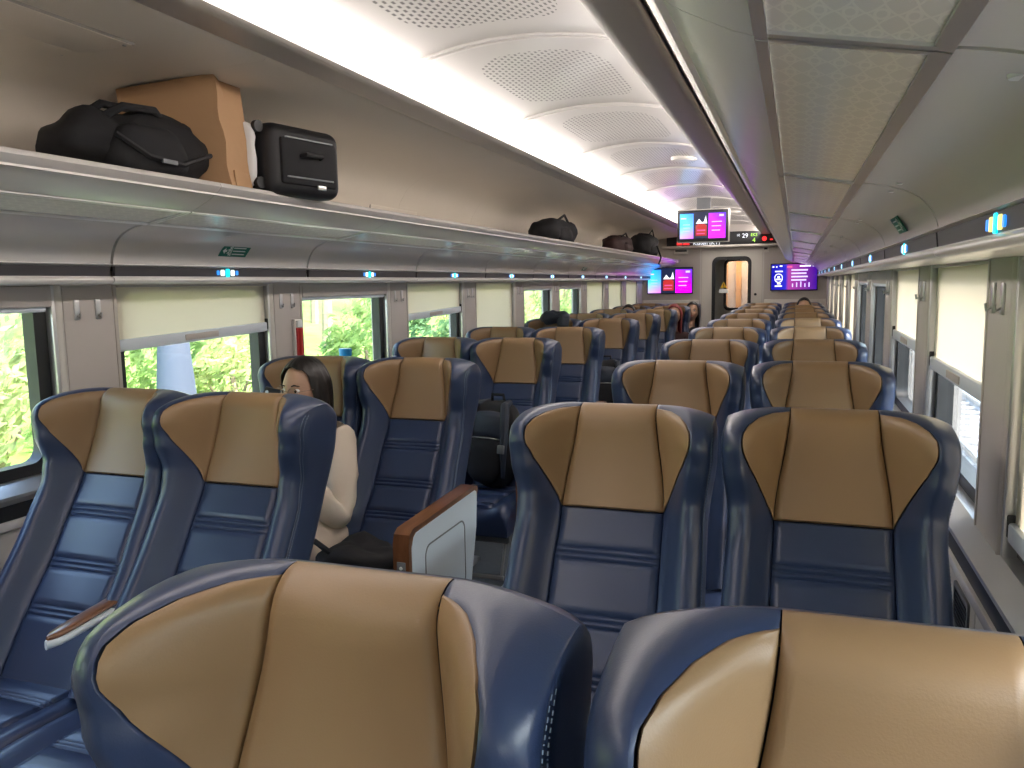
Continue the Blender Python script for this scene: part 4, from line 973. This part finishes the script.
# ------------------------------------------------------------------ people
def skin_obj(name, J, E, m, parent, root, sub=2):
    me = bpy.data.meshes.new(name); ks = list(J); me.from_pydata([J[k][0] for k in ks], [(ks.index(a), ks.index(b_)) for a, b_ in E], [])
    o = bpy.data.objects.new(name, me); col.objects.link(o); md = o.modifiers.new('skin', 'SKIN'); md.use_smooth_shade = True
    for i, k in enumerate(ks):
        sv = me.skin_vertices[0].data[i]; r_ = J[k][1]; sv.radius = (r_, r_) if not isinstance(r_, tuple) else r_; sv.use_root = (k == root)
    s = o.modifiers.new('sub', 'SUBSURF'); s.levels = sub; s.render_levels = sub
    dg = bpy.context.evaluated_depsgraph_get(); me2 = bpy.data.meshes.new_from_object(o.evaluated_get(dg)); bpy.data.objects.remove(o)
    for p_ in me2.polygons: p_.use_smooth = True
    me2.materials.clear(); me2.name = name
    return link_mesh(name, me2, m, parent)
def head_fn(q, d):
    x, y, z = q; t = max(0, -z/.115)
    x *= 1-.30*t*t; y = y*(1-.12*t) if y > 0 else y*(1+.03*t)
    if y < 0:
        nose = math.exp(-(x/.012)**2)*math.exp(-((z+.012)/.020)**2)*.020+math.exp(-(x/.009)**2)*math.exp(-((z-.012)/.022)**2)*.009
        sock = (math.exp(-((abs(x)-.032)/.016)**2)*math.exp(-((z-.012)/.014)**2))*.008
        lip = math.exp(-(x/.024)**2)*math.exp(-((z+.052)/.009)**2)*.006
        chin = math.exp(-(x/.022)**2)*math.exp(-((z+.095)/.016)**2)*.008; brow = math.exp(-((abs(x)-.03)/.025)**2)*math.exp(-((z-.033)/.010)**2)*.004
        y += -nose+sock-lip-chin-brow
    return Vector((x, y, z))
def person(name, loc, rz, label, top='cardigan', hair='hair', long=True, head_rot=(0, 0, 0), lean=0, phone=False, glasses=False, hipz=.50, group=None):
    e = empty(name, loc, rz); tag(e, label, 'person', group)
    S = Vector
    sh = .36; neck = (lean*.8, .12-.0, .47); HC = S((lean, .055, .635))
    J = {'pel': ((0, .05, 0), (.15, .10)), 'sp1': ((lean*.2, .09, .14), (.13, .09)), 'ch': ((lean*.5, .12, .30), (.145, .095)), 'nk0': ((lean*.75, .12, .42), (.06, .055)), 'nk1': ((lean*.9, .095, .53), (.045, .045)), 'hd': (tuple(HC), (.055, .06))}
    E = [('pel', 'sp1'), ('sp1', 'ch'), ('ch', 'nk0'), ('nk0', 'nk1'), ('nk1', 'hd')]
    for s, n_ in ((-1, 'l'), (1, 'r')):
        hx = s*.085
        J['h'+n_] = ((hx, .0, -.01), .085); J['k'+n_] = ((s*.10, -.42, .015), .060); J['a'+n_] = ((s*.10, -.46, -.40), .038); J['t'+n_] = ((s*.11, -.62, -.455), .03)
        E += [('pel', 'h'+n_), ('h'+n_, 'k'+n_), ('k'+n_, 'a'+n_), ('a'+n_, 't'+n_)]
        J['s'+n_] = ((lean*.6+s*(.150 if phone else .165), .12, .430 if phone else .375), .055); 
        if phone: el = (s*.20+lean*.4, -.03, .13); wr = (s*.045+.06, -.235, .45)
        else: el = (s*.23, .0, .13); wr = (s*.11, -.24, .12)
        J['e'+n_] = (el, .036); J['w'+n_] = (wr, .025); hnd = S(wr)+(S(wr)-S(el)).normalized()*.05; J['p'+n_] = (tuple(hnd), (.030, .016))
        E += [('ch', 's'+n_), ('s'+n_, 'e'+n_), ('e'+n_, 'w'+n_), ('w'+n_, 'p'+n_)]
    body = skin_obj('body', J, E, M['skin'], e, 'pel')
    bm = bmesh.new(); bm.from_mesh(body.data)
    # head and fingers joined into the body mesh
    hb = MB(); hb.ell((0, 0, 0), (.074, .092, .115), 40, 32, head_fn)
    for s in (-1, 1): hb.ell((s*.073, .012, .0), (.010, .018, .028), 10, 8)
    rm = Matrix.Translation(HC) @ Matrix.Rotation(head_rot[2], 4, 'Z') @ Matrix.Rotation(head_rot[0], 4, 'X') @ Matrix.Rotation(head_rot[1], 4, 'Y')
    hme = hb.mesh('h', True, 180); hme.transform(rm); bm.from_mesh(hme)
    for s, n_ in ((-1, 'l'), (1, 'r')):
        wr, pm = S(J['w'+n_][0]), S(J['p'+n_][0]); d = (pm-wr).normalized(); side = d.cross(S((0, 0, 1))).normalized(); dn = side.cross(d).normalized()
        fb = MB()
        for q, ln in enumerate((.062, .072, .068, .052)):
            o_ = pm+side*(-.024+.016*q); fb.tube([o_-d*.01, o_+d*ln*.45+dn*-.006, o_+d*ln*.75+dn*-.022, o_+d*ln*.8+dn*-.04], [.0085, .008, .0072, .006], 8)
        t0 = pm-d*.03-side*s*.02; fb.tube([t0, t0-side*s*.025+d*.025, t0-side*s*.028+d*.05-dn*.012], [.011, .010, .008], 8)
        fm = fb.mesh('f', True, 180); bm.from_mesh(fm)
    bm.to_mesh(body.data); bm.free()
    for p_ in body.data.polygons: p_.use_smooth = True
    # clothing
    T = {k: (J[k][0], tuple(v*1.12+.004 for v in (J[k][1] if isinstance(J[k][1], tuple) else (J[k][1],)*2))) for k in ('pel', 'sp1', 'ch', 'sl', 'sr', 'el', 'er', 'wl', 'wr')}
    for k in ('wl', 'wr'): T[k] = (tuple(S(J['e'+k[1]][0]).lerp(S(J[k][0]), .88)), (.040, .040))
    for k in ('el', 'er'): T[k] = (J[k][0], (.058, .058))
    T['nk'] = (tuple(S(J['ch'][0]).lerp(S(J['nk0'][0]), .8)), (.072, .06))
    shirt = skin_obj('shirt', T, [('pel', 'sp1'), ('sp1', 'ch'), ('ch', 'nk'), ('ch', 'sl'), ('ch', 'sr'), ('sl', 'el'), ('el', 'wl'), ('sr', 'er'), ('er', 'wr')], M[top], e, 'pel')
    for v in shirt.data.vertices:
        v.co += v.normal*(.006+.012*noise.noise(v.co*15))+v.normal*.005*noise.noise(v.co*34)
    Q = {k: (J[k][0], tuple(v*1.12+.006 for v in (J[k][1] if isinstance(J[k][1], tuple) else (J[k][1],)*2))) for k in ('pel', 'hl', 'hr', 'kl', 'kr')}
    for k in ('al', 'ar'): Q[k] = (tuple(S(J['k'+k[1]][0]).lerp(S(J[k][0]), .9)), (.052, .052))
    tr = skin_obj('trousers', Q, [('pel', 'hl'), ('pel', 'hr'), ('hl', 'kl'), ('hr', 'kr'), ('kl', 'al'), ('kr', 'ar')], M[top if phone else 'darkcloth'], e, 'pel')
    for n_ in ('l', 'r'):
        a = S(J['a'+n_][0]); b = MB(); b.ell((a.x, a.y-.07, a.z-.055), (.042, .12, .04), 16, 10, p=.8); b.build('shoe', M['darkcloth'], e)
    # face details
    def hp(v): return rm @ S(v)
    for s in (-1, 1):
        b = MB(); b.ell((0, 0, 0), (.0125, .010, .0085), 12, 8); o = b.build('eye', M['eyew'], e); o.matrix_local = rm @ Matrix.Translation((s*.032, -.078, .012))
        b = MB(); b.ell((0, 0, 0), (.0058, .004, .0058), 10, 6); i_ = b.build('iris', M['iris'], o, (0, -.0085, 0))
        b = MB(); b.tube([hp((s*.016, -.089, .032)), hp((s*.032, -.091, .037)), hp((s*.050, -.080, .031))], [.0022, .003, .0015], 6); b.build('eyebrow', M['hair'], e)
    b = MB(); b.tube([hp((-.020, -.090, -.052)), hp((-.006, -.0965, -.049)), hp((.006, -.0965, -.049)), hp((.020, -.090, -.052))], [.002, .0045, .0045, .002], 8); b.tube([hp((-.018, -.090, -.055)), hp((0, -.096, -.058)), hp((.018, -.090, -.055))], [.002, .005, .002], 8); b.build('lips', M['lips'], e)
    # hair
    vs = []; nu, nv = 64, 24; 
    for j in range(nv+1):
        t = j/nv
        for i in range(nu):
            ph = 2*math.pi*i/nu - math.pi/2            # ph=-90deg is the front (-y)
            fr = abs(((ph+math.pi/2+math.pi) % (2*math.pi))-math.pi)   # angle from the front
            open_ = 1/(1+math.exp((fr-R(66))/R(4)))
            end = ((.098-.02*abs(math.sin((ph+math.pi/2)*1.0)))*open_+(-.235 if long else -.055)*(1-open_))
            if t < .5: th = t/.5*math.pi/2; z = .126*math.cos(th); r_ = math.sin(th); z2 = z; 
            else: z2 = -(t-.5)/.5*1.0; r_ = 1
            zz = .126*math.cos(th) if t < .5 else 0+z2*(-end if end < 0 else 0)
            if open_ > .02 and zz < .126*0+end: zz = max(zz, end); r_ = math.sin(math.acos(min(1, max(-1, zz/.126)))) if zz > 0 else 1
            wave = 1+.035*math.sin(ph*17+zz*20)+.02*math.sin(ph*31); fall = 1-.10*max(0, -zz/.2)
            vs.append(rm @ S((math.cos(ph)*.087*r_*wave*fall, math.sin(ph)*.104*r_*wave*(fall if zz < 0 else 1)+.008, zz+.003)))
    b = MB(); b.add(vs, [(j*nu+i, (j+1)*nu+i, (j+1)*nu+(i+1) % nu, j*nu+(i+1) % nu) for j in range(nv) for i in range(nu)]); h = b.build('hair', M[hair], e, angle=180)
    md = h.modifiers.new('s', 'SOLIDIFY'); md.thickness = .006; md.offset = 1
    if phone:
        b = MB(); b.ell((.135, -.07, .045), (.10, .20, .13), 24, 16, nz(.03, 9, 31), p=.85); b.build('loose_hem', M[top], e, angle=180)
    if glasses:
        b = MB()
        for s in (-1, 1): b.tube([hp((s*.034+.024*math.cos(R(a)), -.104, .010+.018*math.sin(R(a)))) for a in range(0, 360, 24)], .0016, 6, True)
        b.tube([hp((-.010, -.105, .014)), hp((0, -.108, .017)), hp((.010, -.105, .014))], .0016, 6)
        for s in (-1, 1): b.tube([hp((s*.058, -.103, .014)), hp((s*.078, -.06, .014)), hp((s*.082, .01, .010))], .0014, 6)
        g = b.build('glasses', M['gold'], e)
        for s in (-1, 1):
            b = MB(); b.tube([hp((s*.034, -.1045, .010)), hp((s*.034, -.1035, .010))], [.022, .022], 20); b.build('lens', M['lens'], g)
    return e
wm = person('person', (-1.86, 2.63, .465), R(4), 'woman with long black hair and glasses in a cream top, reading a phone', lean=.05, head_rot=(R(5), 0, R(-12)), phone=True, glasses=True)
e = empty('phone', (-1.80, 2.385, 1.0)); e.rotation_euler = (R(-20), R(8), R(-10)); b = MB(); b.box(-.037, .037, -.005, .005, 0, .15, .004); b.build('case', M['black'], e)
b = MB(); b.box(-.033, .033, .005, .0062, .006, .144, .0005); b.build('screen', M['e_dark'], e); b = MB(); b.cyl((-.02, -.006, .13), .007, .003, 'y', 12); b.build('camera_lens', M['steel'], e); tag(e, 'black phone held up in front of the woman\'s face', 'phone')
person('person', (-1.42, 10.95, .46), 0, 'person with dark hair and bare arm in a far aisle seat of the left-hand block', top='darkcloth', long=True, lean=.12)
person('person', (-1.46, 9.8, .46), 0, 'person with red headscarf in a far seat of the left-hand block', top='maroon', hair='redhair', long=True, lean=.08)
person('person', (-1.94, 9.8, .46), 0, 'person with black hair by the left-hand windows near the end wall', top='darkcloth', long=False)
person('person', (.10, 11.0, .50), 0, 'person with black hair in the last window seat of the right-hand block', top='darkcloth', long=False)
